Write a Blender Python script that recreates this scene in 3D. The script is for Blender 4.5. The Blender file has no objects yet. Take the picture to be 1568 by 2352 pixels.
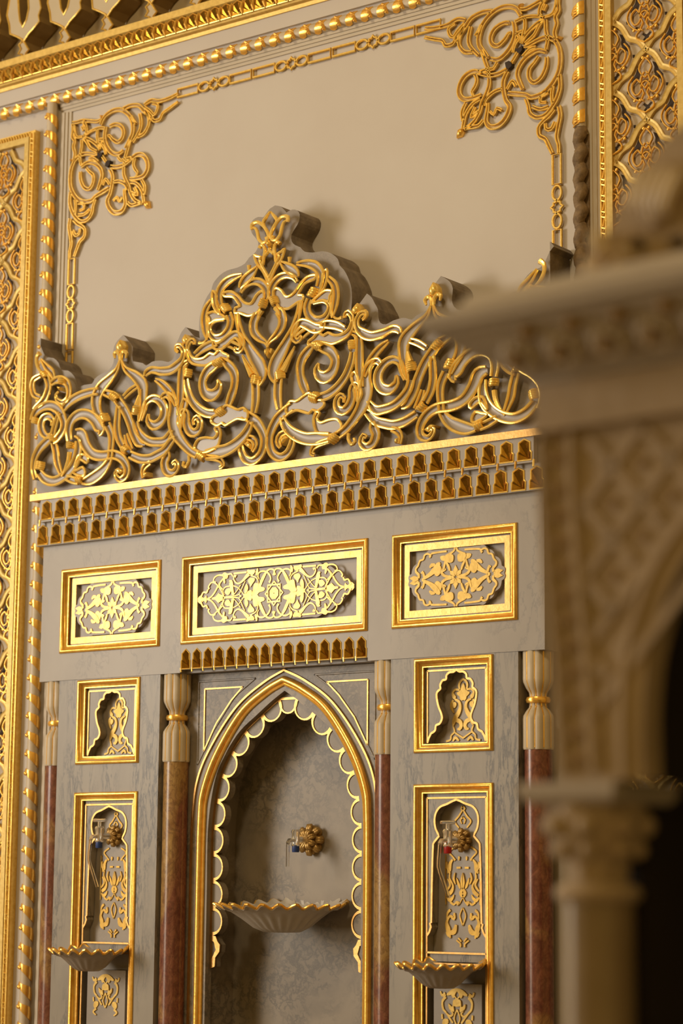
import bpy, math, random
from mathutils import Vector, Matrix
from mathutils.geometry import tessellate_polygon
random.seed(7)
PI = math.pi
sc = bpy.context.scene
COL = sc.collection
W_PX, H_PX = 1568, 2352
# ---------------------------------------------------------------- camera (solved from the panel corners)
CAM = Vector((4.421656, -5.502205, 1.6))
FPX = 5215.71
RT = Vector((0.7991041895658072, 0.6011241772628206, 0.009067399204990598))
DN = Vector((-0.0909921272710212, 0.13584143588449818, -0.9865432261545986))
FW = Vector((-0.5942667136841335, 0.7875257632654302, 0.16324902817513273))

def at(px, py, y=0.0):
    """point on the wall-parallel plane at depth y seen at a photo position; used to measure drawings on their planes"""
    d = RT * ((px - W_PX / 2) / FPX) + DN * ((py - H_PX / 2) / FPX) + FW
    t = (y - CAM.y) / d.y
    p = CAM + d * t
    return (p.x, p.z)

CROPS = {'A': (60, 740, 300 / 1568), 'B': (340, 740, 300 / 1568), 'C': (430, 460, 300 / 1568), 'O': (150, 210, 270 / 1568),
         'P': (140, 480, 120 / 830), 'R': (880, 1180, 340 / 1568), 'M': (620, 1270, 240 / 1568), 'N': (940, 1480, 210 / 1568),
         'T': (930, 1780, 220 / 1568), 'V': (890, 2060, 260 / 1568), 'F': (0, 0, 500 / 1568), 'G': (1368, 0, 200 / 1568)}

def cam_setup():
    cd = bpy.data.cameras.new('camera'); co = bpy.data.objects.new('camera', cd); COL.objects.link(co)
    up = -DN; back = -FW
    m = Matrix((RT, up, back)).transposed().to_4x4(); m.translation = CAM
    co.matrix_world = m
    cd.sensor_fit = 'VERTICAL'; cd.sensor_height = 36.0; cd.sensor_width = 24.0
    cd.lens = FPX / H_PX * 36.0
    cd.clip_start = 0.05; cd.clip_end = 60
    cd.dof.use_dof = True; cd.dof.focus_distance = 6.95; cd.dof.aperture_fstop = cd.lens / 1000.0 / 0.031
    sc.camera = co
cam_setup()

# ---------------------------------------------------------------- materials
def node_mat(name):
    m = bpy.data.materials.new(name); m.use_nodes = True
    nt = m.node_tree; b = nt.nodes['Principled BSDF']
    return m, nt, b

def mixer(nt, fac, c1, c2):
    n = nt.nodes.new('ShaderNodeMix'); n.data_type = 'RGBA'
    nt.links.new(fac, n.inputs[0]); 
    for k, c in ((6, c1), (7, c2)):
        if hasattr(c, 'links'): nt.links.new(c, n.inputs[k])
        else: n.inputs[k].default_value = (*c, 1)
    return n.outputs[2]

def ramp(nt, src, stops):
    r = nt.nodes.new('ShaderNodeValToRGB'); e = r.color_ramp.elements
    while len(e) < len(stops): e.new(0.5)
    for i, (p, v) in enumerate(stops):
        e[i].position = p; e[i].color = (v, v, v, 1)
    nt.links.new(src, r.inputs[0]); return r.outputs[0]

def coord(nt, scale=(1, 1, 1), rot=(0, 0, 0), kind='Object'):
    t = nt.nodes.new('ShaderNodeTexCoord'); mp = nt.nodes.new('ShaderNodeMapping')
    mp.inputs['Scale'].default_value = scale; mp.inputs['Rotation'].default_value = rot
    nt.links.new(t.outputs[kind], mp.inputs[0]); return mp.outputs[0]

def noise(nt, vec, scale, detail=4, dist=0.0, rough=0.55):
    n = nt.nodes.new('ShaderNodeTexNoise'); n.inputs['Scale'].default_value = scale; n.inputs['Detail'].default_value = detail
    n.inputs['Distortion'].default_value = dist; n.inputs['Roughness'].default_value = rough
    nt.links.new(vec, n.inputs['Vector']); return n.outputs[0]

def bump(nt, b, h, strength, dist=0.002):
    n = nt.nodes.new('ShaderNodeBump'); n.inputs['Strength'].default_value = strength; n.inputs['Distance'].default_value = dist
    nt.links.new(h, n.inputs['Height']); nt.links.new(n.outputs[0], b.inputs['Normal'])

def gold(name, c1, c2, rough=0.32, bs=0.25, sc_=70, metal=1.0):
    m, nt, b = node_mat(name); v = coord(nt)
    f = ramp(nt, noise(nt, v, sc_, 5), [(0.35, 0), (0.68, 1)])
    nt.links.new(mixer(nt, f, c1, c2), b.inputs['Base Color'])
    b.inputs['Metallic'].default_value = metal; b.inputs['Roughness'].default_value = rough
    if bs: bump(nt, b, noise(nt, v, sc_ * 2.2, 3), bs, 0.0015)
    return m

def marble(name, base, dark, vein, scale=5.0, rot=(0.5, 0.3, 0.4), stretch=(1, 1, 1), rough=0.42, vw=0.035, amt=0.8, vs=1.6):
    m, nt, b = node_mat(name); v = coord(nt, stretch, rot)
    cl = ramp(nt, noise(nt, v, scale * 0.8, 6, 0.6), [(0.35, 0), (0.7, 1)])
    c = mixer(nt, cl, base, dark)
    n = noise(nt, v, scale * vs, 9, 0.35, 0.68)
    vn = ramp(nt, n, [(0.5 - vw, 0), (0.5, amt), (0.5 + vw, 0)])
    msk = ramp(nt, noise(nt, v, scale * 0.55, 3), [(0.40, 0), (0.58, 1)])
    mul = nt.nodes.new('ShaderNodeMath'); mul.operation = 'MULTIPLY'
    nt.links.new(vn, mul.inputs[0]); nt.links.new(msk, mul.inputs[1])
    nt.links.new(mixer(nt, mul.outputs[0], c, vein), b.inputs['Base Color'])
    b.inputs['Roughness'].default_value = rough
    return m

def plain(name, c1, c2, scale=8, rough=0.6, bs=0.0, bscale=60):
    m, nt, b = node_mat(name); v = coord(nt)
    nt.links.new(mixer(nt, ramp(nt, noise(nt, v, scale, 5), [(0.3, 0), (0.7, 1)]), c1, c2), b.inputs['Base Color'])
    b.inputs['Roughness'].default_value = rough
    if bs: bump(nt, b, noise(nt, v, bscale, 4), bs, 0.004)
    return m

M_GOLD = gold('gold_leaf', (1.0, 0.62, 0.15), (0.88, 0.48, 0.08), 0.28, 0.25, 60, 0.7)
M_GOLDB = gold('gold_band', (0.62, 0.37, 0.135), (0.54, 0.30, 0.09), 0.42, 0.30, 45)
M_GOLDM = gold('gold_matte', (0.88, 0.60, 0.16), (0.74, 0.46, 0.09), 0.36, 0.3, 80, 0.75)
M_GOLDF = gold('gold_filigree', (0.74, 0.55, 0.26), (0.62, 0.43, 0.17), 0.45, 0.3, 90, 0.35)
M_GOLDL = gold('gold_lattice', (0.66, 0.47, 0.15), (0.54, 0.36, 0.09), 0.45, 0.3, 60, 0.4)
M_GOLDP = gold('gold_paint', (0.70, 0.47, 0.12), (0.56, 0.36, 0.08), 0.5, 0.3, 60, 0.45)
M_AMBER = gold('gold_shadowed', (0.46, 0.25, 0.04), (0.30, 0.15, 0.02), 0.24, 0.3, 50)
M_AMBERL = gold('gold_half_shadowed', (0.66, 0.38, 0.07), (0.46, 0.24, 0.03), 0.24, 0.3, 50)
M_GOLDC = gold('gilt_relief', (1.0, 0.72, 0.21), (0.95, 0.60, 0.12), 0.22, 0.25, 50, 0.5)
M_WORN = gold('gold_worn', (0.62, 0.38, 0.07), (0.45, 0.27, 0.06), 0.5, 0.4, 40, 0.6)
M_MARB = marble('grey_marble', (0.315, 0.27, 0.213), (0.27, 0.23, 0.18), (0.155, 0.137, 0.115), 4.5, (0.4, 0.5, 0.6), (1.6, 1, 1), 0.4, 0.03, 0.6)
M_MARBV = marble('veined_marble', (0.272, 0.235, 0.183), (0.237, 0.203, 0.158), (0.085, 0.077, 0.068), 5.5, (0, 0.32, 0), (2.8, 1.5, 0.6), 0.4, 0.048, 1.0, 1.9)
M_MARBR = marble('relief_marble', (0.325, 0.275, 0.222), (0.28, 0.237, 0.19), (0.19, 0.168, 0.14), 6.0, (0, 0, 0), (1, 1, 1), 0.4, 0.02, 0.4)
M_SLAB = marble('crest_marble_shaded', (0.275, 0.232, 0.183), (0.235, 0.196, 0.153), (0.14, 0.12, 0.10), 6.0, (0, 0, 0), (1, 1, 1), 0.45, 0.02, 0.4)  # darker than the scrolls: shade in the gaps put into the slab colour
M_SCROLL = marble('scroll_marble', (0.375, 0.322, 0.262), (0.32, 0.272, 0.22), (0.25, 0.22, 0.19), 7.0, (0, 0, 0), (1, 1, 1), 0.35, 0.02, 0.3)
M_NICHE = marble('niche_marble', (0.275, 0.225, 0.165), (0.195, 0.16, 0.118), (0.09, 0.078, 0.065), 7.0, (0, 0.7, 0), (1.2, 1, 1.2), 0.45, 0.07, 0.75, 2.6)
M_CREAM = plain('cream_stone', (0.56, 0.47, 0.34), (0.47, 0.385, 0.265), 14, 0.45)
M_WALL = plain('plaster_wall', (0.535, 0.487, 0.43), (0.505, 0.452, 0.395), 2.5, 0.75, 0.05, 90)
M_COVE = plain('cove_plaster', (0.50, 0.39, 0.22), (0.45, 0.35, 0.19), 3, 0.8)
M_FRET = plain('fret_plaster', (0.52, 0.43, 0.29), (0.47, 0.385, 0.255), 6, 0.8)
M_ROUGH = plain('rough_stone', (0.24, 0.185, 0.125), (0.12, 0.09, 0.06), 22, 0.85, 0.9, 45)
M_STAIN = plain('stained_rope', (0.25, 0.165, 0.08), (0.11, 0.07, 0.035), 60, 0.8, 0.6, 90)
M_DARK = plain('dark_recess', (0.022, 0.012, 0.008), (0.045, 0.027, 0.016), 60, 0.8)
M_PGRND = plain('panel_ground', (0.52, 0.44, 0.33), (0.44, 0.36, 0.25), 12, 0.7)
M_BROWN = gold('flower_bronze', (0.52, 0.33, 0.11), (0.36, 0.21, 0.06), 0.38, 0.3, 40, 0.55)
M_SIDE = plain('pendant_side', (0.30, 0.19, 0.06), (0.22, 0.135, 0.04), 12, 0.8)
M_FG = plain('carved_stone', (0.45, 0.345, 0.235), (0.37, 0.28, 0.185), 14, 0.7, 0.5, 40)
M_FGL = plain('carved_stone_pale', (0.50, 0.39, 0.28), (0.43, 0.33, 0.23), 16, 0.65)
M_FGG = plain('carved_stone_grey', (0.50, 0.44, 0.385), (0.43, 0.375, 0.325), 9, 0.65)
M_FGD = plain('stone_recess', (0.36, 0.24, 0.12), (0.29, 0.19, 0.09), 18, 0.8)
M_FGK = plain('shade_painted_interior', (0.012, 0.008, 0.006), (0.02, 0.013, 0.01), 5, 0.9)  # near-black stands in for shade inside the arch and behind cresting holes

def red_marble():
    m, nt, b = node_mat('red_breccia_marble'); v = coord(nt, (1, 1, 0.55)); gp = nt.nodes.new('ShaderNodeNewGeometry'); nt.links.new(gp.outputs['Position'], v.node.inputs[0])
    a = noise(nt, v, 44, 10, 0.5, 0.75); c = noise(nt, v, 3.2, 4, 0.8)
    k = mixer(nt, ramp(nt, a, [(0.38, 0), (0.62, 1)]), (0.13, 0.038, 0.025), (0.27, 0.105, 0.06))
    k2 = mixer(nt, ramp(nt, a, [(0.4, 0), (0.65, 1)]), (0.27, 0.145, 0.045), (0.42, 0.26, 0.095))
    o = mixer(nt, ramp(nt, c, [(0.52, 0), (0.60, 1)]), k, k2)
    vn = ramp(nt, noise(nt, v, 24, 6, 2.0), [(0.44, 0), (0.5, 0.45), (0.56, 0)])
    nt.links.new(mixer(nt, vn, o, (0.075, 0.03, 0.022)), b.inputs['Base Color'])
    b.inputs['Roughness'].default_value = 0.25
    return m
M_RED = red_marble()

M_FGP = plain('rosette_stone', (0.62, 0.55, 0.48), (0.55, 0.48, 0.42), 16, 0.65)
def glassy(name, col, tr=0.9, rough=0.08):
    m, nt, b = node_mat(name); v = coord(nt)
    nt.links.new(mixer(nt, noise(nt, v, 30, 2), col, tuple(c * 0.94 for c in col)), b.inputs['Base Color'])
    b.inputs['Roughness'].default_value = rough; b.inputs['Transmission Weight'].default_value = tr; b.inputs['IOR'].default_value = 1.42
    return m
M_CLEAR = glassy('clear_plastic', (0.97, 0.96, 0.93))
M_HOSE = glassy('clear_hose', (0.98, 0.97, 0.95), 1.0, 0.03); M_HOSE.node_tree.nodes['Principled BSDF'].inputs['IOR'].default_value = 1.13
M_BLUE = plain('blue_plastic', (0.02, 0.045, 0.17), (0.025, 0.055, 0.2), 30, 0.35)
M_REDP = plain('red_plastic', (0.42, 0.012, 0.012), (0.36, 0.01, 0.01), 30, 0.35)

# ---------------------------------------------------------------- object helpers
def tag(o, label=None, cat=None, group=None, kind=None):
    if label: o['label'] = label
    if cat: o['category'] = cat
    if group: o['group'] = group
    if kind: o['kind'] = kind
    return o

def empty(name, loc=(0, 0, 0), label=None, cat=None, group=None, kind=None):
    o = bpy.data.objects.new(name, None); o.empty_display_size = 0.05; COL.objects.link(o); o.location = loc
    return tag(o, label, cat, group, kind)

def wloc(o):
    v = Vector(o.location)
    while o.parent: o = o.parent; v += o.location
    return v

class MB:
    """collects shapes; build() links them as ONE mesh object"""
    def __init__(s): s.v = []; s.f = []; s.m = []
    def add(s, vs, fs, m=0):
        k = len(s.v); s.v += [tuple(p) for p in vs]; s.f += [tuple(i + k for i in f) for f in fs]; s.m += [m] * len(fs); return s
    def box(s, x0, x1, y0, y1, z0, z1, m=0):
        return s.add([(x0, y0, z0), (x1, y0, z0), (x1, y1, z0), (x0, y1, z0), (x0, y0, z1), (x1, y0, z1), (x1, y1, z1), (x0, y1, z1)],
                     [(0, 3, 2, 1), (4, 5, 6, 7), (0, 1, 5, 4), (1, 2, 6, 5), (2, 3, 7, 6), (3, 0, 4, 7)], m)
    def plate(s, outer, y0, y1, holes=(), m=0, back=True, ms=None, bev=0.0):
        """outline in (x, z); front face at y0, back at y1, walls between; holes cut right through"""
        loops = [outer] + list(holes); ms = m if ms is None else ms
        tris = tessellate_polygon([[Vector((x, z, 0)) for x, z in l] for l in loops])
        flat = [p for l in loops for p in l]
        fr = []
        for a, b, c in tris:
            (ax, az), (bx, bz), (cx, cz) = flat[a], flat[b], flat[c]
            n = (bx - ax) * (cz - az) - (bz - az) * (cx - ax)
            fr.append((a, b, c) if n > 0 else (a, c, b))
        s.add([(x, y0, z) for x, z in flat], fr, m)
        if back: s.add([(x, y1, z) for x, z in flat], [t[::-1] for t in fr], m)
        for k, l in enumerate(loops):
            n = len(l); ar = sum(l[i][0] * l[(i + 1) % n][1] - l[(i + 1) % n][0] * l[i][1] for i in range(n))
            ccw = ar > 0
            if k > 0: ccw = not ccw
            vs = [(x, y0, z) for x, z in l] + [(x, y1, z) for x, z in l]
            s.add(vs, [((i, i + n, (i + 1) % n + n, (i + 1) % n) if ccw else (i, (i + 1) % n, (i + 1) % n + n, i + n)) for i in range(n)], ms)
        return s
    def tube(s, path, r, n=8, m=0, closed=False, flat=1.0):
        P = [Vector(p) for p in path]; L = len(P)
        R = r if isinstance(r, (list, tuple)) else [r] * L
        ref = Vector((0, 1, 0)); vs = []
        for i in range(L):
            t = (P[(i + 1) % L] - P[i - 1]) if closed else (P[min(i + 1, L - 1)] - P[max(i - 1, 0)])
            if t.length < 1e-9: t = Vector((1, 0, 0))
            t.normalize(); u = t.cross(ref)
            if u.length < 0.05: u = t.cross(Vector((1, 0, 0)))
            u.normalize(); w = u.cross(t)
            for k in range(n):
                a = 2 * PI * k / n
                vs.append(P[i] + u * (math.cos(a) * R[i]) + w * (math.sin(a) * R[i] * flat))
        fs = []
        for i in range(L if closed else L - 1):
            for k in range(n):
                j = (i + 1) % L
                fs.append((i * n + k, i * n + (k + 1) % n, j * n + (k + 1) % n, j * n + k))
        if not closed: fs += [tuple(range(n))[::-1], tuple((L - 1) * n + k for k in range(n))]
        return s.add(vs, fs, m)
    def lathe(s, prof, c=(0, 0, 0), n=32, m=0, fn=None, a0=0.0, a1=2 * PI):
        full = abs(a1 - a0 - 2 * PI) < 1e-6; N = n if full else n + 1; vs = []
        for (r, z) in prof:
            for k in range(N):
                a = a0 + (a1 - a0) * k / n
                rr, zz = (r, z) if fn is None else fn(r, z, a)
                vs.append((c[0] + rr * math.cos(a), c[1] + rr * math.sin(a), c[2] + zz))
        fs = []
        for i in range(len(prof) - 1):
            for k in range(n):
                k2 = (k + 1) % N
                fs.append((i * N + k, i * N + k2, (i + 1) * N + k2, (i + 1) * N + k))
        return s.add(vs, fs, m)
    def ball(s, c, r, m=0, n=8, sq=(1, 1, 1)):
        vs = []; fs = []
        for i in range(n + 1):
            th = PI * i / n
            for k in range(n * 2):
                a = PI * k / n
                vs.append((c[0] + r * sq[0] * math.sin(th) * math.cos(a), c[1] + r * sq[1] * math.sin(th) * math.sin(a), c[2] + r * sq[2] * math.cos(th)))
        q = n * 2
        for i in range(n):
            for k in range(q): fs.append((i * q + k, (i + 1) * q + k, (i + 1) * q + (k + 1) % q, i * q + (k + 1) % q))
        return s.add(vs, fs, m)
    def dome(s, outl, y, h, m=0, yb=None):
        """raised bud: outline in (x, z) rising to a ridge h in front"""
        n = len(outl); cx = sum(p[0] for p in outl) / n; cz = sum(p[1] for p in outl) / n
        k1 = [(cx + (x - cx) * 0.62, cz + (z - cz) * 0.62) for x, z in outl]
        vs = [(x, y if yb is None else yb, z) for x, z in outl] + [(x, y, z) for x, z in outl] + [(x, y - h * 0.75, z) for x, z in k1] + [(cx, y - h, cz)]
        fs = []
        for i in range(n):
            j = (i + 1) % n
            fs += [(i, j, j + n, i + n), (i + n, j + n, j + 2 * n, i + 2 * n), (i + 2 * n, j + 2 * n, 3 * n)]
        return s.add(vs, fs, m)
    def ribbon(s, pts, hw, yf, yb, m=0, dish=0.003):
        """raised flat strand along pts (x, z) with half width hw; slightly hollow along its middle"""
        L = len(pts); vs = []
        for i in range(L):
            a = pts[max(i - 1, 0)]; b = pts[min(i + 1, L - 1)]
            tx, tz = b[0] - a[0], b[1] - a[1]; l = math.hypot(tx, tz) or 1e-9
            nx, nz = -tz / l, tx / l; x, z = pts[i]; w = hw[i]
            for q, y in ((-1, yb), (-1, yf), (-0.45, yf + dish), (0.45, yf + dish), (1, yf), (1, yb)):
                vs.append((x + nx * w * q, y, z + nz * w * q))
        fs = []
        for i in range(L - 1):
            for k in range(5): fs.append((i * 6 + k, i * 6 + k + 1, (i + 1) * 6 + k + 1, (i + 1) * 6 + k))
        fs += [(0, 1, 2, 3, 4, 5), tuple((L - 1) * 6 + k for k in (5, 4, 3, 2, 1, 0))]
        return s.add(vs, fs, m)
    def build(s, name, mats, parent=None, smooth=True, label=None, cat=None, group=None, kind=None, ang=42):
        me = bpy.data.meshes.new(name)
        off = wloc(parent) if parent is not None else Vector((0, 0, 0))
        me.from_pydata([(x - off.x, y - off.y, z - off.z) for x, y, z in s.v], [], s.f)
        mats = mats if isinstance(mats, (list, tuple)) else [mats]
        for q in mats: me.materials.append(q)
        if len(mats) > 1: me.polygons.foreach_set('material_index', s.m)
        if smooth:
            me.polygons.foreach_set('use_smooth', [True] * len(me.polygons)); me.set_sharp_from_angle(angle=math.radians(ang))
        me.update()
        o = bpy.data.objects.new(name, me); COL.objects.link(o)
        if parent is not None: o.parent = parent
        return tag(o, label, cat, group, kind)

def spline(pts, closed=False, step=0.006):
    """Catmull-Rom through tuples of any size, resampled about every `step` metres"""
    n = len(pts); out = []
    if n < 3 and not closed: 
        return [tuple(p) for p in pts]
    rng = range(n if closed else n - 1)
    for i in rng:
        g = lambda k: pts[k % n] if closed else pts[min(max(k, 0), n - 1)]
        p0, p1, p2, p3 = g(i - 1), g(i), g(i + 1), g(i + 2)
        d = math.hypot(p2[0] - p1[0], p2[1] - p1[1]); k = max(2, min(14, int(d / step)))
        for j in range(k):
            t = j / k; t2 = t * t; t3 = t2 * t
            out.append(tuple(0.5 * (2 * b + (c - a) * t + (2 * a - 5 * b + 4 * c - d_) * t2 + (3 * b - a - 3 * c + d_) * t3)
                             for a, b, c, d_ in zip(p0, p1, p2, p3)))
    if not closed: out.append(tuple(pts[-1]))
    return out

def copy_tree(o, parent=None):
    c = o.copy(); COL.objects.link(c)
    if parent is not None: c.parent = parent
    for ch in list(o.children): copy_tree(ch, c)
    return c

def parse(txt, y, crop=None, wk=None, org=None):
    """drawing -> list of (kind, [(x, z, w)...], extra). One line per stroke: KIND[crop] x,y,w x,y,w ..."""
    res = []
    for ln in txt.strip().splitlines():
        q = ln.split()
        if not q: continue
        kd = q[0][0]; cr = q[0][1:2] or crop; ox, oy, sc_ = CROPS[cr]; pts = []
        k = (wk or 0.00165) * sc_
        for t in q[1:]:
            c = [float(a) for a in t.split(',')]
            x, z = at(ox + c[0] * sc_, oy + c[1] * sc_, y)
            if org: x -= org[0]; z -= org[1]
            pts.append((x, z, (c[2] if len(c) > 2 else 0) * k))
        res.append((kd, pts))
    return res

def offset(pts, hw, sgn):
    L = len(pts); o = []
    for i in range(L):
        a = pts[max(i - 1, 0)]; b = pts[min(i + 1, L - 1)]
        tx, tz = b[0] - a[0], b[1] - a[1]; l = math.hypot(tx, tz) or 1e-9
        o.append((pts[i][0] - tz / l * hw[i] * sgn, pts[i][1] + tx / l * hw[i] * sgn))
    return o
# ================================================================ the setting
YW = 0.10
b = MB(); b.box(-4.5, 6.5, -8.5, 0.6, -0.12, 0.0)
b.build('floor', plain('stone_floor', (0.30, 0.25, 0.20), (0.22, 0.18, 0.14), 3, 0.35), kind='structure')
for nm, q in (('wall_back', (-3.6, 4.6, 2.245, 4.47)), ('wall_back_left', (-3.6, -0.335, 0, 2.245)), ('wall_back_right', (0.335, 4.6, 0, 2.245))):
    b = MB(); b.box(q[0], q[1], YW, YW + 0.2, q[2], q[3]); b.build(nm, M_WALL, kind='structure', smooth=False)
b = MB(); b.box(-3.6, 4.6, YW + 0.05, YW + 0.2, 4.47, 5.6)
b.build('wall_upper', M_COVE, kind='structure', smooth=False)

def facet_tile(mb, cx, cz, w, h, yf, deep, m=0, rim=0, rw=0.0028, pts=None):
    """pointed shield-shaped hollow of fan facets with a thin raised rim; returns its outline"""
    o = pts or [(-w, 0), (w, 0), (w, h * 0.36), (w * 0.80, h * 0.44), (w * 0.80, h * 0.84), (0, h), (-w * 0.80, h * 0.84), (-w * 0.80, h * 0.44), (-w, h * 0.36)]
    o = [(cx + x, cz + z) for x, z in o]; n = len(o)
    p = (cx, yf + deep, cz + h * 0.14); q = (cx, yf + deep * 0.35, cz + h * 0.88)
    vs = [(x, yf, z) for x, z in o] + [p, q]
    fs = []
    for i in range(n):
        j = (i + 1) % n
        if i in (4, 5): fs.append((i, j, n + 1)); 
        else: fs.append((i, j, n))
    fs += [(4, n + 1, n), (6, n, n + 1)]
    mb.add(vs, fs, m)
    mb.tube([(x, yf - rw * 0.2, z) for x, z in o], rw, 5, rim, closed=True)
    return o

# cornice band: gilded facets in a row under the cove, one unit a part
tr = empty('trim_1', (0, YW, 4.46), kind='structure')
b = MB()
prof = [(0.100, 4.452), (0.068, 4.452), (0.064, 4.463), (0.050, 4.466), (0.046, 4.472), (0.046, 4.522), (0.036, 4.528), (0.034, 4.552), (0.100, 4.556)]
b.add([(x, y, z) for x in (-3.6, 4.6) for y, z in prof], [(i, i + 1, i + 10, i + 9) for i in range(8)])
b.build('band', M_GOLDP, tr, smooth=False)
X0 = -1.287 - 0.0488 * 4; proto = None
for i in range(62):
    cx = X0 + 0.0488 * i
    if i == 0:
        b = MB(); facet_tile(b, cx, 4.471, 0.0215, 0.052, 0.036, 0.012, 0, 1, 0.0022)
        b.tube([(cx + 0.0245, 0.034, 4.474), (cx + 0.0245, 0.026, 4.487), (cx + 0.0245, 0.036, 4.52)], [0.0045, 0.0065, 0.002], 6, 1)
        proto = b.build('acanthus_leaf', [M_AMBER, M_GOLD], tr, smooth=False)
    else:
        o = proto.copy(); COL.objects.link(o); o.location.x = proto.location.x + 0.0488 * i
b = MB(); b.box(-3.6, 4.6, 0.074, YW, 4.402, 4.452); b.box(-3.6, 4.6, 0.086, YW, 4.392, 4.402)
b.build('trim_2', M_WALL, kind='structure', smooth=False)
b = MB()
for z0, z1, y in ((4.340, 4.352, 0.086), (4.329, 4.3405, 0.090), (4.318, 4.3295, 0.0945)): b.box(-1.07, 1.07, y, YW, z0, z1)
for sx, x0 in ((-1, 1.028), (1, 1.098)):
    for k, (w, y) in enumerate(((0.0132, 0.086), (0.0132, 0.090), (0.0132, 0.0945))):
        xa = sx * (x0 + (0.026 - k * 0.013 if sx < 0 else k * 0.013)); b.box(xa - w / 2, xa + w / 2, y, YW, 1.0, 4.318 if sx < 0 else 4.34)
b.build('trim_3', plain('grey_moulding', (0.53, 0.46, 0.36), (0.48, 0.415, 0.32), 5, 0.7), kind='structure', smooth=False)

def wrap_leaf(mb, axis, c, r, ln, a0, a1, slope, th=0.004):
    """gilded leaf wound round a rod: patch of the rod's surface, sloping along the axis"""
    N = 9; vs = []
    for i in range(N + 1):
        a = a0 + (a1 - a0) * i / N; t = i / N
        half = ln * (0.10 + 0.40 * min(1.0, t * 1.3)) if axis == 'z' else ln * (0.5 - 0.16 * t) * (0.45 if i in (0, N) else 1)
        for q in (-1, 0, 1):
            for rr in (r * 0.9, r + th * (1.2 if q == 0 else 0.8)):
                s_ = slope * t + q * half
                u, v = math.cos(a) * rr, math.sin(a) * rr
                vs.append((c[0] + u, c[1] + v, c[2] + s_) if axis == 'z' else (c[0] + s_, c[1] + v, c[2] + u))
    fs = []
    for i in range(N):
        k = i * 6; j = k + 6
        fs += [(k + 1, k + 3, j + 3, j + 1), (k + 3, k + 5, j + 5, j + 3), (k, k + 1, j + 1, j), (k + 5, k + 4, j + 4, j + 5)]
    fs += [(0, 4, 5, 3, 1), (N * 6, N * 6 + 1, N * 6 + 3, N * 6 + 5, N * 6 + 4)]
    mb.add(vs, fs)

# rope mouldings, each gilded leaf a part
ry, rr = 0.072, 0.0185
tr = empty('trim_4', (0, YW, 4.37), kind='structure')
b = MB(); b.tube([(x, 0.084, 4.371) for x in (-3.6, 4.6)], 0.0195, 14)
b.box(-3.6, 4.6, 0.09, YW, 4.352, 4.392); b.build('rod', M_CREAM, tr)
b = MB(); cx = -1.071 - 0.0627 * 8
wrap_leaf(b, 'x', (cx, 0.084, 4.371), 0.0195, 0.036, -PI * 0.08, -PI * 0.98, -0.022, 0.003)
for k in range(5): b.tube([(cx - 0.016 + 0.004 * k, 0.071, 4.386 - 0.006 * k), (cx - 0.004 + 0.004 * k, 0.061, 4.383 - 0.008 * k), (cx + 0.010 + 0.002 * k, 0.066, 4.372 - 0.006 * k)], [0.0025, 0.0045, 0.002], 5)
proto = b.build('gilded_leaf', M_GOLD, tr)
for i in range(1, 46):
    o = proto.copy(); COL.objects.link(o); o.location.x += 0.0627 * i
def vrope(name, x, y, sgn, zlow):
    tr = empty(name, (x, YW, 1.0), kind='structure')
    b = MB(); b.tube([(x, y, z) for z in (zlow if zlow else 1.0, 4.355)], rr, 16)
    b.box(x - 0.010, x + 0.010, y, YW, zlow if zlow else 1.0, 4.355); b.build('rod', M_CREAM, tr)
    z0 = 4.318; b = MB()
    if sgn < 0:
        wrap_leaf(b, 'z', (x, y, z0), rr, 0.040, -PI * 0.86, PI * 0.16, -0.040)
        b.ball((x - 0.014, y - 0.014, z0 - 0.014), 0.0085, n=5); b.ball((x - 0.004, y - 0.021, z0 - 0.016), 0.0058, n=5)
    else:
        wrap_leaf(b, 'z', (x, y, z0), rr, 0.040, -PI * 0.90, -PI * 0.10, 0.018)
        for k in range(4): b.tube([(x - 0.013, y - 0.0165, z0 + 0.008 - k * 0.008), (x - 0.002, y - 0.0235, z0 + 0.012 - k * 0.008), (x + 0.008, y - 0.020, z0 + 0.017 - k * 0.008)], 0.0024, 5)
    proto = b.build('gilded_leaf', M_GOLD, tr); i = 1
    pitch = 0.0647 if sgn < 0 else 0.0675
    while z0 - pitch * i > (zlow or 1.05):
        o = proto.copy(); COL.objects.link(o); o.location.z -= pitch * i; i += 1
    if zlow:
        b = MB(); P = []; R = []
        for k in range(470):
            z = zlow - 0.006 * k; P.append((x + 0.0045 * math.sin(k * 0.62), y - 0.002 + 0.004 * math.cos(k * 0.62), z)); R.append(rr * (1.0 + 0.09 * math.sin(k * 0.62)) + random.uniform(-.0012, .0012))
        b.tube(P, R, 12); b.box(x - 0.012, x + 0.022, y + 0.012, YW, 1.0, zlow - 0.02)
        b.build('weathered_rope', M_STAIN, tr, label='brown weathered length of the rope moulding with its gilding gone')
vrope('trim_5', -1.094, ry, -1, None)
vrope('trim_6', 1.088, ry, 1, 3.83)

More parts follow.
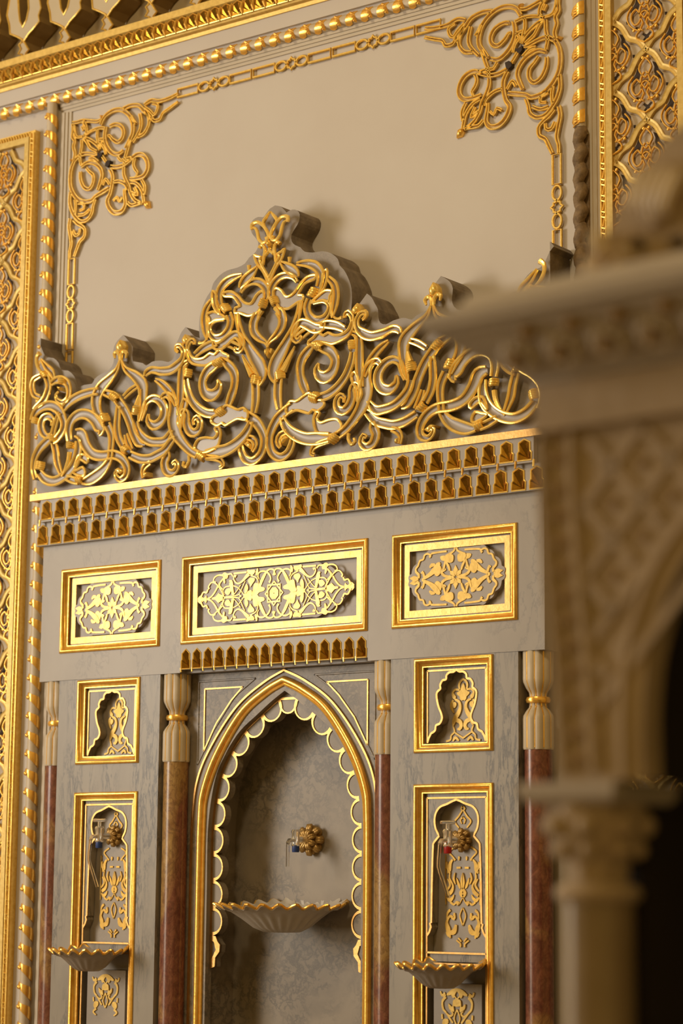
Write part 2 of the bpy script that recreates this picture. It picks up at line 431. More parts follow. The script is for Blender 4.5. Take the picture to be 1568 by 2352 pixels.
# ================================================================ plaster pendants of the cove
def pendant(cx):
    L0 = "f 75,0 58,110 75,180 80,242 130,262 166,282 182,306 180,292 212,242 250,200 290,150 284,110 302,55 292,0".replace('f ', '')
    pts = [tuple(float(a) for a in q.split(',')) for q in L0.split()]
    drop = [(166, 280), (182, 300), (196, 328), (214, 355), (194, 382), (176, 422), (162, 392), (138, 386), (156, 352), (142, 322), (160, 304)]
    slot = [(135, -40), (142, 80), (150, 150), (172, 195), (198, 140), (214, 60), (208, -40)]
    to = lambda l: [(x - x0, z) for x, z in [at(a * 500 / 1568, c * 500 / 1568, 0.05) for a, c in l]]
    x0 = at(176 * 500 / 1568, 422 * 500 / 1568, 0.05)[0]
    body = to([(95, -160)] + pts + [(275, -160)]); dr = to(drop); sl = to([(150, -110)] + slot + [(200, -110)])
    f = lambda l: [(x + cx, z) for x, z in l]
    o = empty('plaster_pendant', (cx, YW, 4.56))
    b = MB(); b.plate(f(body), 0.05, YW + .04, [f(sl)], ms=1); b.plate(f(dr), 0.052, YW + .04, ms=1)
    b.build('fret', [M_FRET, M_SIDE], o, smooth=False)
    b = MB()
    for l in (body, sl, dr): b.tube([(x, 0.05, z) for x, z in f(l)], 0.0040, 5, closed=True)
    b.build('gilded_edge', M_GOLDM, o); return o
where = ['leftmost of the lobed gold-edged pendants in the top left corner', 'second gold-edged pendant from the left above the gilded cornice', 'third gold-edged pendant from the left above the gilded cornice',
         'fourth gold-edged pendant from the left, its leaf cut by the photo top', 'rightmost of the gold-edged pendants, only its drop showing']
P0 = pendant(-1.226 - 0.205)
tag(P0, 'gold-edged pendant cut by the left border of the photo', 'pendant', 'pendants of the cove')
for i in range(5):
    o = copy_tree(P0); o.location.x += 0.205 * (i + 1); tag(o, where[i] + ' of the cove' if i == 0 else where[i])

# ================================================================ tall gilded carved panels
def carved_panel(cx, sgn, label):
    root = empty('carved_panel', (cx, YW, 0), label, 'carved panel', 'gilded carved panels')
    zt, zb = 4.276, 0.0; hi, ho = 0.109, 0.154
    b = MB(); b.box(cx - hi - 0.004, cx + hi + 0.004, 0.088, YW - .001, zb, zt - 0.04); b.build('ground', M_PGRND, root, smooth=False)
    b = MB()
    fl = [(cx - hi - 0.020, zb), (cx - hi - 0.020, zt - 0.022), (cx + hi + 0.020, zt - 0.022), (cx + hi + 0.020, zb), (cx + hi, zb), (cx + hi, zt - 0.045), (cx - hi, zt - 0.045), (cx - hi, zb)]
    b.plate(fl, 0.066, YW - .001); b.build('flat_border', M_GOLDL, root, smooth=False)
    b = MB()
    ol = [(cx - ho, zb), (cx - ho, zt), (cx + ho, zt), (cx + ho, zb), (cx + hi + 0.022, zb), (cx + hi + 0.022, zt - 0.024), (cx - hi - 0.022, zt - 0.024), (cx - hi - 0.022, zb)]
    b.plate(ol, 0.074, YW - .001)
    for xx in (cx - ho + 0.004, cx - hi - 0.025, cx + ho - 0.004, cx + hi + 0.025): b.tube([(xx, 0.072, zb), (xx, 0.072, zt - 0.01)], 0.004, 6)
    z = zt - 0.03; k = 0
    while z > zb + 0.03:
        h = 0.030 if k % 2 else 0.013
        for sx in (-1, 1):
            xm = cx + sx * (ho - 0.0115); b.tube([(xm - 0.006, 0.071, z), (xm + 0.006, 0.071, z - 0.004)], 0.003, 5)
            b.tube([(xm + 0.004, 0.072, z - 0.004), (xm - 0.002, 0.072, z - h)], 0.0026, 5)
        z -= h + 0.003; k += 1
    xx = cx - ho + 0.02
    while xx < cx + ho - 0.02: b.tube([(xx, 0.072, zt - 0.006), (xx + 0.006, 0.072, zt - 0.018)], 0.003, 5); xx += 0.013
    b.build('carved_border', M_GOLDM, root)
    p = 0.2155; za = 4.231 + 0.012; S = lambda dx, dy: (dx * 0.000185, -dy * 0.000174)
    clip = lambda l: [q for q in l if abs(q[0] - cx) <= hi + 0.001]
    strap = spline([(0, 0.0), (0.026, -0.018), (0.042, -0.043), (0.053, -0.062), (0.070, -0.070), (0.088, -0.080), (0.109, -0.1078)], step=0.008)
    b = MB(); z = za
    while z > zb - p:
        for k in range(2):
            zz = z - k * p / 2
            for sx in (-1, 1):
                l = [(cx + sx * (x if k == 0 else 0.109 - x), zz + q) for x, q in strap]
                l = [q for q in l if zb < q[1] < zt - 0.044]
                if len(l) > 1: b.ribbon(l, [0.0088] * len(l), 0.077 - k * 0.0004, 0.089, 0, 0.003)
        z -= p
    b.build('lattice_strap', M_GOLDL, root)
    sh = [[(0, 150), (70, 230), (112, 330), (60, 440), (0, 500)], [(20, 400), (70, 500), (80, 640), (30, 770), (70, 860), (40, 900)],
          [(150, 500), (230, 570), (238, 680), (170, 780), (90, 740), (70, 620), (150, 500)], [(215, 440), (290, 540), (312, 650), (262, 770), (180, 850), (90, 905)],
          [(0, 560), (60, 600), (0, 690)], [(70, 890), (140, 950), (140, 1030), (0, 1110)]]
    dk = [[(92, 215), (165, 255), (205, 375), (282, 475), (294, 610), (238, 735), (168, 772), (254, 670), (236, 560), (150, 480), (122, 400), (128, 320)],
          [(165, 790), (205, 800), (215, 850), (170, 840)], [(330, 640), (372, 650), (360, 700), (332, 690)], [(0, 610), (40, 630), (38, 670), (0, 690)], [(0, 960), (60, 920), (78, 945), (32, 995), (70, 1050), (40, 1060), (0, 1020)]]
    def motif(x0, z0, sides):
        g = MB(); d = MB()
        for s in sides:
            for l in sh:
                q = spline([S(*c) for c in l], step=0.007); g.tube([(x0 + s * x, 0.076, z0 + z) for x, z in q], 0.0030, 6, 0, False, 1.6)
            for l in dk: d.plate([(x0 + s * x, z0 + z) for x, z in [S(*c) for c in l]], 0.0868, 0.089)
            for c in ((48, 140), (200, 865), (105, 880)):
                x, z = S(*c); g.ball((x0 + s * x, 0.077, z0 + z), 0.0055, n=4)
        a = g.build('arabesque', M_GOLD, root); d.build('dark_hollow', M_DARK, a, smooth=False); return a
    mid = motif(cx, za, (-1, 1)); lf = motif(cx - 0.109, za - p / 2, (1,)); rt = motif(cx + 0.109, za - p / 2, (-1,))
    for k in range(1, 20):
        for o in (mid, lf, rt):
            c = copy_tree(o, root); c.location.z -= p * k
carved_panel(-1.332, -1, 'tall gilded carved panel along the left border of the photo')
carved_panel(1.308, 1, 'gilded carved panel at the upper right behind the stone crest')

# ================================================================ gilded corner ornaments and chain borders of the plaster field
ORN = """
S 470,450,18 530,330,20 640,255,22 760,250,22 860,330,22 900,450,22 895,560,22 850,660,22 800,760,18
S 545,470,18 525,580,20 540,700,20 600,800,22 690,840,20 770,790,16
S 590,470,18 650,440,18 730,455,20 775,530,20 760,620,20 700,675,20 630,640,16 590,590,14 565,600,10
S 90,420,16 160,410,16 230,390,18 330,395,16 420,400,16 480,370,12
S 230,400,14 270,450,16 285,530,14 245,600,12
S 100,430,18 105,520,18 95,600,18 125,660,18 110,740,18 130,830,18 110,920,14
S 120,460,12 130,560,14 160,610,12 230,600,10
S 220,460,14 245,520,12
S 240,610,14 340,650,16 430,720,16 460,780,14
S 240,620,14 290,680,14 330,750,14 420,800,12
S 250,590,12 340,530,12 440,490,14 520,490,14
S 220,640,16 215,760,16 195,870,16 210,980,14
S 430,500,14 425,600,14 440,680,14 460,770,14
S 450,640,12 510,640,12 480,690,12 520,760,12 540,840,12
S 130,920,18 200,850,20 290,830,18 390,840,14 430,830,10
S 120,930,20 80,1040,22 65,1170,22 80,1300,22 140,1410,22 230,1470,22 340,1460,20 400,1400,18 500,1340,22 580,1290,18
S 210,1010,16 290,950,18 390,960,20 460,1020,20 490,1110,20 465,1220,20 430,1320,16
S 200,1070,16 205,1180,18 250,1280,18 320,1300,18 370,1220,18 370,1120,18 320,1070,14 280,1020,14
S 310,900,12 370,890,14 440,940,14
S 490,860,14 530,920,14 560,960,10
S 600,1000,16 690,1010,20 780,980,18 860,920,16 940,850,22 1030,850,24 1090,930,24 1095,1040,24 1040,1130,24 950,1160,18 860,1165,14
S 930,890,16 910,970,16 930,1040,16 960,1080,12 940,1140,8
S 780,1010,16 780,1100,18 810,1190,18 850,1270,18 870,1360,16 930,1450,16 1030,1490,12
S 590,1030,18 630,1120,20 625,1240,20 600,1360,20 560,1460,24 590,1560,24 660,1620,24 750,1600,24 800,1510,20 790,1390,16 785,1300,12
S 640,1210,14 720,1200,16 800,1240,16 830,1310,14
S 640,1460,12 690,1410,12 720,1470,10 760,1410,10
S 500,1250,14 540,1170,14 590,1240,12
S 870,1210,14 950,1230,16 1020,1320,16 1040,1420,16 1050,1480,12
S 1020,1180,14 1060,1270,16 1050,1380,14
S 920,1280,12 960,1380,12 880,1340,10
S 830,1480,14 880,1520,16 960,1500,16 1030,1480,12
S 870,640,16 830,780,18 790,920,16 785,990,14
S 700,870,14 740,920,12 800,900,14 900,880,14
S 770,230,18 870,190,20 980,190,20 1040,250,20 1110,330,16 1150,390,16
S 880,330,14 910,390,14 940,430,14
S 990,290,16 1010,400,18 1000,500,18 950,600,16 900,680,14
S 1060,260,14 1110,350,16 1110,450,16 1050,560,18 960,610,14
S 1050,180,14 1140,120,18 1250,130,18 1380,90,16 1500,30,14
S 1060,210,12 1130,260,14 1180,310,12 1220,260,14 1230,180,14 1160,160,12
S 1150,330,14 1180,390,16 1260,370,16 1300,290,14 1380,230,14 1500,140,12
S 70,1340,18 60,1480,18 90,1600,20 140,1680,18 200,1730,16 280,1720,16 350,1640,18 370,1540,16 400,1440,14
S 130,1440,14 140,1530,14 130,1640,12
S 170,1490,12 240,1500,14 250,1560,12 190,1590,10
S 170,1650,14 250,1640,14 330,1570,14
SP 150,150,22 130,280,22 150,420,22 165,560,20 140,680,18 135,790,16
SP 200,170,18 260,230,20 330,270,18 380,330,18 370,440,20 300,520,20 260,620,20 210,760,16
SP 190,340,16 230,420,18 290,390,16 300,310,14
D 1045,1480 1075,1452 1105,1460 1120,1550 1065,1558 1040,1520
D 60,915 80,895 100,915 80,938
D 460,310 500,315 500,360 470,355
H 440,820 480,830 510,815 500,850 465,900 440,870
H 570,925 610,925 600,980 575,1020 540,1000 545,960
"""
def corner_ornament(sgn, label):
    root = empty('corner_ornament', (sgn * 0.95, YW, 4.05), label, 'ornament', 'gilded corner ornaments')
    for kd, pts in parse(ORN, 0.088, 'O', 0.00185):
        if sgn > 0: pts = [(-x, z, w) for x, z, w in pts]
        b = MB()
        if kd == 'S':
            q = spline(pts, step=0.007); c = [(x, z) for x, z, w in q]; hw = [max(w, 0.003) * 0.9 for x, z, w in q]
            b.ribbon(c, hw, 0.089, YW + 0.001, 0, 0.006)
            for s in (-1, 1): b.tube([(x, 0.0885, z) for x, z in offset(c, hw, s)], 0.0030, 6, 1)
            b.build('scroll', [M_GOLDF, M_GOLDM], root)
        elif kd == 'D': b.dome([(x, z) for x, z, w in pts], 0.092, 0.012, yb=YW + 0.001); b.build('bud', M_GOLD, root)
        else:
            b.plate([(x, z) for x, z, w in pts], 0.082, 0.099); b.build('black_heart', M_DARK, root, smooth=False, label='small black heart-shaped piece')
corner_ornament(-1, 'gilded scroll ornament in the left corner of the plaster field')
corner_ornament(1, 'larger-looking gilded scroll ornament in the right corner of the plaster field')

def link_shapes():
    ov = [(0.0225 * math.cos(a), 0.0155 * math.sin(a)) for a in [2 * PI * k / 18 for k in range(18)]]
    st = []
    for k in range(8):
        a = 2 * PI * k / 8; st += [(0.0205 * math.cos(a), 0.0165 * math.sin(a)), (0.0165 * math.cos(a + PI / 8), 0.0135 * math.sin(a + PI / 8))]
    st[0] = (0.021, 0); st[4] = (0, 0.021); st[8] = (-0.021, 0); st[12] = (0, -0.021)
    return ov, st
OV, ST = link_shapes()
def chain(name_label, a, bq, vertical):
    root = empty('chain_border', (a[0], YW, a[1]), name_label, 'chain border', 'gilded chain borders')
    L = (a[1] - bq[1]) if vertical else (bq[0] - a[0])
    seq = []; t = 0.0; order = ['r', 'o', 's', 'o', 'r']; i = 0
    while t < L - 0.02:
        kd = order[i % 5]; l = {'r': 0.100 if vertical else 0.099, 'o': 0.045, 's': 0.040}[kd]
        seq.append((kd, t + l / 2, l)); t += l + 0.001; i += 1
    for kd, c, l in seq:
        if kd == 'r': sh = [(-l / 2 + 0.004, -0.0145), (l / 2 - 0.004, -0.0145), (l / 2 - 0.004, 0.0145), (-l / 2 + 0.004, 0.0145)]
        else: sh = OV if kd == 'o' else ST
        pl = [(a[0] + z, a[1] - c - x) if vertical else (a[0] + c + x, a[1] + z) for x, z in sh]
        b = MB(); b.tube([(x, 0.092, z) for x, z in pl], 0.0048, 6, closed=True)
        cx_, cz_ = (a[0], a[1] - c) if vertical else (a[0] + c, a[1])
        b.build('link', M_GOLDM, root)
chain('gilded chain border along the top of the plaster field', (-0.522, 4.279), (0.522, 4.279), False)
chain('short gilded chain border hanging under the left corner ornament', (-0.995, 3.775), (-0.995, 3.36), True)
chain('short gilded chain border hanging under the right corner ornament', (0.995, 3.775), (0.995, 3.40), True)
# ================================================================ carved crest over the fountain
YC = -0.040      # height of the relief
YS = -0.012      # face of the crest slab
CRW = 0.00168
CREST = """
SA 170,445,8 235,535,26 300,600,28 330,690,10
SA 235,640,30 265,760,30 240,870,34 195,950,32 110,1020,18 82,1045,8
SA 170,640,18 90,690,24 70,780,26 95,870,24 165,900,18
SA 300,740,20 350,700,30 420,690,34 490,730,30 515,820,26 500,910,22 440,960,18 370,930,15 360,870,10 390,835,5
SA 80,1180,28 110,1090,34 200,1020,38 300,1000,42 390,1050,42 440,1140,38 455,1230,35 430,1320,34 370,1400,32 330,1430,25
SA 325,1440,32 350,1560,32 365,1680,32 410,1815,18
SA 300,1245,8 315,1180,20 270,1130,28 205,1150,34 175,1230,36 195,1320,34 250,1370,22 310,1335,12
SA 110,1880,22 85,1780,24 90,1690,28 110,1610,34 170,1510,38 250,1430,38 310,1370,30 340,1260,25 380,1130,20 400,1085,14
SA 430,1060,30 520,960,38 640,885,38 780,840,34 860,830,30
SA 930,840,26 1050,890,38 1110,960,40 1180,1060,40 1240,1200,40 1290,1350,40 1345,1450,34 1400,1470,14
SA 150,1800,34 220,1880,42 320,1910,42 420,1870,42 520,1780,44 590,1670,48 620,1540,40 615,1420,26
SA 590,1330,34 660,1350,58 710,1470,52 790,1575,46 900,1605,44 1050,1590,40 1150,1640,38 1205,1740,34 1195,1840,30 1130,1890,24 1085,1860,18 1070,1810,14 1110,1780,12
SA 520,1420,30 510,1300,38 540,1190,42 620,1115,46 720,1105,46 810,1160,52 870,1240,62 905,1300,36 875,1355,12
GA 520,1560,26 508,1650,24 470,1760,20 420,1850,10
SA 1115,455,5 1080,570,20 990,680,42 890,790,60 835,920,60 845,1050,46 890,1150,30 925,1260,8
SA 970,1230,36 1012,1330,34 1020,1430,30 1010,1540,28 995,1650,30 930,1760,46 850,1835,55 760,1890,50 670,1915,22
SA 630,1910,28 560,1895,30 480,1865,24
LA 565,1800 620,1770 680,1740 710,1800 690,1850 640,1840 600,1830
LA 575,1740 640,1650 720,1690 740,1640 700,1590 620,1600
SA 1140,460,5 1185,560,20 1300,645,44 1385,740,58 1398,850,50 1390,980,34 1365,1110,24 1345,1190,8
SA 1310,1200,32 1330,1290,34 1400,1380,36 1480,1430,36 1568,1440,36 1665,1420,36 1745,1290,14
SA 1105,1010,22 1095,1150,30 1090,1270,32 1110,1390,32 1160,1490,28
SA 1250,1590,32 1370,1640,38 1480,1640,38 1568,1600,38 1665,1540,36 1745,1430,30 1790,1390,14
SA 1190,1345,18 1215,1440,26 1265,1530,14
SA 1170,900,20 1250,820,24 1330,765,20
SA 1490,1685,18 1425,1730,25 1395,1800,18 1405,1870,14
SA 1432,650,14 1445,610,26 1500,575,28 1568,580,28 1613,590,34 1725,580,38 1813,520,38 1875,440,24 1888,350,20 1850,285,18 1805,290,15 1798,335,12 1828,360,8
GA 150,370,30 118,410,22 112,480,18 140,560,18 185,605,14
GA 1055,430,10 1048,380,20 1080,352,22 1112,395,20 1112,455,16
GA 1185,430,10 1200,375,20 1165,348,22 1135,395,20 1135,460,16
DA 1122,208 1160,275 1150,340 1115,365 1078,330 1085,270
DA 375,770 440,780 425,830 395,815
DA 1050,1770 1100,1740 1170,1790 1120,1830
DA 1405,1800 1450,1795 1455,1850 1415,1860
KA 215,630 30,40 30 3
KA 425,705 4,40 34 3
KA 320,1400 10,40 38 3
KA 525,1480 2,40 36 3
KA 940,1150 18,40 44 4
KA 640,1890 40,5 46 3
KA 1060,900 36,26 48 4
KA 1318,1060 -8,40 44 4
KA 1190,1530 40,26 46 3
KA 160,1720 8,-40 46 4
KA 110,1180 14,-40 34 3
GA 1370,800,4 1350,900,22 1325,1000,34
SB 475,340,12 480,280,18 520,218,18 553,235,16 555,270,10
GB 600,245,20 640,245,14 690,205,14 715,110,14
LB 462,345 475,430 530,495 640,520 705,512 780,470 880,430 950,450 955,395 905,372 850,330 790,385 740,370 660,428 570,438 510,400 484,335
SB 860,470,26 780,530,42 700,600,44 650,720,40 680,840,48 760,880,54 830,825,40 852,750,24 830,690,5
SB 905,455,18 950,500,36 1010,565,40 1040,660,38 1030,780,34 1000,880,40 960,990,30
LB 1010,1020 1050,1040 1090,1050 1150,1030 1200,1090 1180,1170 1080,1160 1000,1200 930,1240 890,1210 840,1240 770,1210 760,1170 790,1130 870,1090 930,1000
SB 1130,1100,40 1200,1135,44 1300,1205,44 1370,1330,38 1385,1450,34 1345,1585,34 1250,1668,34 1160,1640,32 1112,1540,28 1115,1470,16
SB 1180,1385,18 1250,1400,24 1280,1470,22 1245,1555,10
DB 1145,1460 1190,1420 1240,1470 1230,1530 1190,1500
SB 790,1100,36 700,1090,36 600,1030,36 520,930,33 470,800,30 455,690,24
GB 445,590,16 440,530,18 470,490,14
SB 470,470,16 410,520,22 395,620,34 390,760,38 385,900,36 375,1020,28 350,1120,12
LB 370,1120 390,1020 430,920 470,960 450,1040 420,1090 400,1180 390,1280 350,1200
SB 160,925,18 190,880,24 240,875,26 290,930,36 310,1040,50 310,1180,72 335,1320,60 400,1430,44 500,1540,36 585,1590,34
SB 90,690,12 170,735,28 250,815,33 300,900,28 332,1010,8
SB 0,1100,8 -5,1180,25 60,1240,40 140,1200,42 185,1110,42 180,1010,40 120,930,34 40,912,28 -30,970,25 -62,1070,25 -92,1180,12
SB 405,1130,10 400,1080,18 440,1065,22 462,1120,28 455,1200,34 485,1290,38 550,1330,36 610,1280,30 620,1190,25 580,1140,20 540,1180,14 545,1235,6
LB 555,1510 600,1410 690,1385 790,1390 830,1330 800,1280 840,1250 872,1330 842,1470 790,1520 700,1560 620,1560
SB 690,1590,40 830,1565,56 950,1530,52 1060,1460,48 1150,1370,42 1210,1270,34 1235,1190,22
SB 690,1620,22 800,1630,22 870,1660,20 890,1720,15 850,1745,12
SB 225,1540,12 225,1600,34 190,1690,40 220,1790,38 290,1810,30 345,1740,22 320,1670,18 285,1705,10
GB 480,1600,18 485,1660,18 450,1735,20 412,1715,18 425,1670,14
SB 1268,1090,26 1290,950,36 1292,800,38 1284,700,36
KB 1282,690 8,-40 50 4
GB 1120,400,5 1170,500,18 1215,590,26 1245,640,34
GB 1120,392,10 1210,520,12 1282,625,14
KB 870,1070 36,-24 54 4
KB 470,610 6,-40 38 4
KB 845,480 40,-26 46 5
KB 640,1610 36,24 50 4
SB 560,395,24 650,320,33 750,270,34 830,250,20
SB 790,220,12 800,285,26 880,275,42 980,190,40 1050,150,34 1110,200,30 1132,280,24 1092,345,20 1048,330,16 1052,295,8
GB 985,222,20 1110,285,16
GB 890,285,14 960,290,16 1040,335,14
DB 435,140 490,200 482,240 450,272 402,240 402,200
GB 425,262,12 345,265,18 325,320,18 355,355,14
GC 770,350,16 772,292,22 830,260,20 890,290,18 940,350,18 968,420,18 950,485,18 900,507,18 855,470,18 840,400,18 818,338,16 782,325,12
GC 988,133,10 935,215,18 907,275,18 935,340,14
GC 935,440,18 948,480,14
GC 858,572,22 882,535,18 918,562,18 925,620,20 908,690,18 900,760,18 872,800,14
GC 985,570,16 970,612,16 930,660,16
DC 985,478 1008,530 985,562 960,530
LC 797,655 830,760 900,850 976,1002 978,940 905,810 862,722 880,680 830,672
SC 650,890,10 540,930,28 450,990,38 390,1070,36 370,1160,34 395,1260,24
SC 835,800,10 770,880,38 700,950,46 650,1010,33 632,1055,12
GC 735,780,22 735,840,14
LC 308,1090 350,1130 352,1230 392,1368 330,1300 300,1200
SC 285,1200,18 220,1300,28 195,1420,30 205,1540,28 230,1660,10
SC 490,1365,28 515,1450,32 490,1550,32 410,1640,32 320,1650,28 270,1590,20 270,1515,14 330,1450,12 440,1432,10
LC 235,1372 310,1336 390,1365 460,1410 440,1425 330,1440 270,1480 258,1420
GC 240,1400,14 255,1480,16 240,1570,16 230,1680,12
KC 455,1300 24,36 50 4
LC 430,1108 520,1093 600,1140 680,1225 760,1235 820,1140 880,1088 915,1115 905,1200 845,1330 790,1368 720,1385 620,1350 566,1352 570,1290 622,1268 598,1222 545,1160 440,1150
SC 640,1110,10 680,1040,18 760,982,24 850,975,30 920,1030,32 948,1120,32 925,1205,20
KC 905,1235 -16,40 38 4
GC 890,1320,26 845,1400,18 830,1460,8
SC 840,1370,40 795,1470,42 800,1570,38 860,1650,28 940,1705,14 968,1765,6
DC 968,1750 985,1810 966,1892 945,1810
GC 966,1790,14 930,1835,18 928,1790,14
SC 590,1360,22 615,1500,24 660,1640,30 740,1780,44 800,1880,58 865,1990,64 890,2100,50 850,2225,12
GC 600,1360,12 612,1580,10
"""
OUTL = "A 60,2080 62,1500 68,900 80,300 105,200 140,250 180,300 210,370 250,420 330,432 390,490 420,572 500,580 570,640 610,730 632,785 700,752 790,738 822,680 900,620 1000,570 1045,490 1052,420 1046,330 1075,250 1125,190 1165,150 1230,225 1280,300 1272,400 1280,470 1340,480 1400,492 1440,520 1500,482 1545,466|B 170,462 240,478 300,440 322,370 330,280 365,200 400,120 452,55 500,110 560,170 620,190|C 142,1560 150,1400 190,1260 240,1150 288,1080 310,1000 390,900 480,842 600,808 690,760 740,690 800,640 842,580 850,500 800,430 768,380 758,300 790,235 850,200 915,205 965,130 1012,78"
def crest():
    root = empty('fountain_crest', (0, 0.0, 2.892), 'carved grey marble crest with gilded scrollwork topped by a fleuron', 'crest')
    L = []
    for part in OUTL.split('|'):
        q = part.split(); ox, oy, s_ = CROPS[q[0]]
        for t in q[1:]:
            a, c = (float(u) for u in t.split(',')); L.append(at(ox + a * s_, oy + c * s_, YS))
    L[0] = (-1.03, 2.892)
    for i in (1, 2, 3, 4): L[i] = (max(-1.033, L[i][0] - 0.012), L[i][1])
    L = [(min(x, -0.0), z) for x, z in L]
    runs = [[L[0]]]
    for i in range(1, len(L) - 1):          # keep the cusps sharp and round the lobes between them
        runs[-1].append(L[i]); a, c, d = L[i - 1], L[i], L[i + 1]
        t = math.atan2((c[0] - a[0]) * (d[1] - c[1]) - (c[1] - a[1]) * (d[0] - c[0]), (c[0] - a[0]) * (d[0] - c[0]) + (c[1] - a[1]) * (d[1] - c[1]))
        if abs(t) > 0.95: runs.append([L[i]])
    runs[-1].append(L[-1]); L = []
    for r_ in runs: L += spline(r_, step=0.012)[:-1]
    L.append((0.0, at(430 + 1012 * 300 / 1568, 460 + 70 * 300 / 1568, YS)[1]))
    full = L + [(-x, z) for x, z in L[::-1] if x < -1e-4]
    b = MB(); b.plate(full, YS, YW - .001, m=0, ms=1, back=False)
    # thin front lip that catches the light round the outline
    o = b.build('crest_slab', [M_SLAB, M_ROUGH, M_MARBR], root, smooth=False)
    bv = o.modifiers.new('edge', 'BEVEL'); bv.width = 0.006; bv.segments = 2; bv.limit_method = 'ANGLE'; bv.angle_limit = math.radians(60); bv.material = 2
    n = 0; data = parse('\n'.join(l for l in CREST.strip().splitlines() if l[0] != 'K'), YC, None, CRW)
    R0 = 0.0049
    for kd, pts in data:
        for s in (-1, 1):
            p = [((x if s < 0 else -x), z, w) for x, z, w in pts]; lev = YC - 0.0005 * (n % 9); n += 1
            if kd == 'S':
                q = spline(p, step=0.008); c = [(x, z) for x, z, w in q]; hw = [max(w, 0.0008) for x, z, w in q]
                b = MB(); b.ribbon(c, hw, lev + 0.004, YS + 0.002, 0, 0.005); o = b.build('scroll', M_SCROLL, root)
                b = MB()
                for sd in (-1, 1):
                    l = offset(c, hw, sd); rr_ = [R0 * min(1.0, 0.5 + 0.5 * w / 0.009) for w in hw]
                    b.tube([(x, lev + 0.003, z) for x, z in l], rr_, 7)
                b.build('gilded_edge', M_GOLDC, o)
            elif kd == 'G':
                q = spline(p, step=0.008)
                b = MB(); b.tube([(x, lev + 0.006, z) for x, z, w in q], [max(w, 0.0012) * 1.05 for x, z, w in q], 8)
                x, z, w = p[0]; 
                b.build('gilded_tendril', M_GOLDC, root)
            elif kd == 'D':
                b = MB(); b.dome([(x, z) for x, z, w in p], lev + 0.004, 0.011, yb=YS + 0.002); b.build('gilded_bud', M_GOLDC, root)
            elif kd == 'L':
                l = [(x, z) for x, z, w in spline(p, True, 0.008)]
                b = MB(); b.plate(l, lev + 0.006, YS + 0.002, back=False); o = b.build('leaf', M_SCROLL, root, smooth=False)
                b = MB(); b.tube([(x, lev + 0.003, z) for x, z in l], 0.0050, 7, closed=True); b.build('gilded_edge', M_GOLDC, o)
    for ln in CREST.strip().splitlines():
        if ln[0] != 'K': continue
        q = ln.split(); ox, oy, s_ = CROPS[q[0][1]]; x, y = (float(u) for u in q[1].split(',')); dx, dy = (float(u) for u in q[2].split(',')); w = float(q[3]); k = int(q[4])
        l = math.hypot(dx, dy); dx, dy = dx / l, dy / l
        for s in (-1, 1):
            b = MB()
            for i in range(k):
                e = (i - (k - 1) / 2) * 24; ww = w * (1.0 - 0.10 * abs(i - (k - 1) / 2)); P = []
                for j in range(7):
                    v = -1 + 2 * j / 6
                    X, Z = at(ox + (x + dx * e - dy * v * ww) * s_, oy + (y + dy * e + dx * v * ww) * s_, YC)
                    P.append((X if s < 0 else -X, YC - 0.010 + 0.018 * v * v, Z))
                b.tube(P, 0.0054, 7)
            b.build('gilded_binding', M_GOLDC, root)
    b = MB(); b.box(-1.034, 1.034, YC, YW - 0.002, 2.892, 2.914); b.build('gilded_base_bar', M_GOLDB, root, smooth=False)
crest()
# ================================================================ stalactite band, frieze slab and its panels
def tile_cell(mb, cx, z0, z1, pw, outl, yf, m):
    """marble face of one cell with the tile cut out of it"""
    mb.plate([(cx - pw / 2, z0), (cx + pw / 2, z0), (cx + pw / 2, z1), (cx - pw / 2, z1)], yf, yf + 0.02, [outl], m, back=False)
PT = 0.0617
root = empty('stalactite_band', (0, 0, 2.737), 'marble band with two rows of gilded pointed hollows under the crest', 'stalactite band')
b = MB(); b.box(-0.988, 0.988, 0.008, YW, 2.737, 2.816); b.box(-1.018, 1.018, -0.008, YW, 2.816, 2.892); b.build('backing', M_MARBR, root, smooth=False)
fa = MB(); tiles = []
for i in range(-16, 17):
    c = i * PT; t = MB(); o = facet_tile(t, c, 2.741, 0.0235, 0.066, -0.018, 0.019, 0, 1)
    tile_cell(fa, c, 2.737, 2.8165, PT, o, -0.018, 0); tiles.append((t, c, -0.018, 2.737))
for i in range(-16, 16):
    c = (i + 0.5) * PT; t = MB(); o = facet_tile(t, c, 2.824, 0.0235, 0.062, -0.034, 0.019, 0, 1)
    tile_cell(fa, c, 2.816, 2.892, PT, o, -0.034, 0)
    for q in (-1, 1): t.tube([(c + q * PT / 2, -0.034, 2.824), (c + q * PT / 2, -0.036, 2.802)], 0.0036, 6, 1)
    tiles.append((t, c, -0.034, 2.82))
fa.build('pierced_facing', M_MARBR, root, smooth=False)
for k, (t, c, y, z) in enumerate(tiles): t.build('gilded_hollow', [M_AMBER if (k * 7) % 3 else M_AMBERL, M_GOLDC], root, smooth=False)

slab = empty('frieze_slab', (0, 0, 2.276), 'pale grey marble slab holding three gilded arabesque panels', 'slab')
A_, B_, C_ = 0.9086, 0.4639, 0.3718
ZT, ZB = 2.6508, 2.3665
rect = lambda x0, x1, z0, z1: [(x0, z0), (x1, z0), (x1, z1), (x0, z1)]
b = MB()
outer = [(-1.0, 2.276), (-0.374, 2.276), (-0.374, 2.357), (0.374, 2.357), (0.374, 2.276), (1.0, 2.276), (1.0, 2.738), (-1.0, 2.738)]
b.plate(outer, 0.0, YW - 0.003, [rect(-A_ + .012, -B_ - .012, ZB + .012, ZT - .012), rect(-C_ + .012, C_ - .012, ZB + .012, ZT - .012), rect(B_ + .012, A_ - .012, ZB + .012, ZT - .012)])
b.build('slab_face', M_MARB, slab, smooth=False)

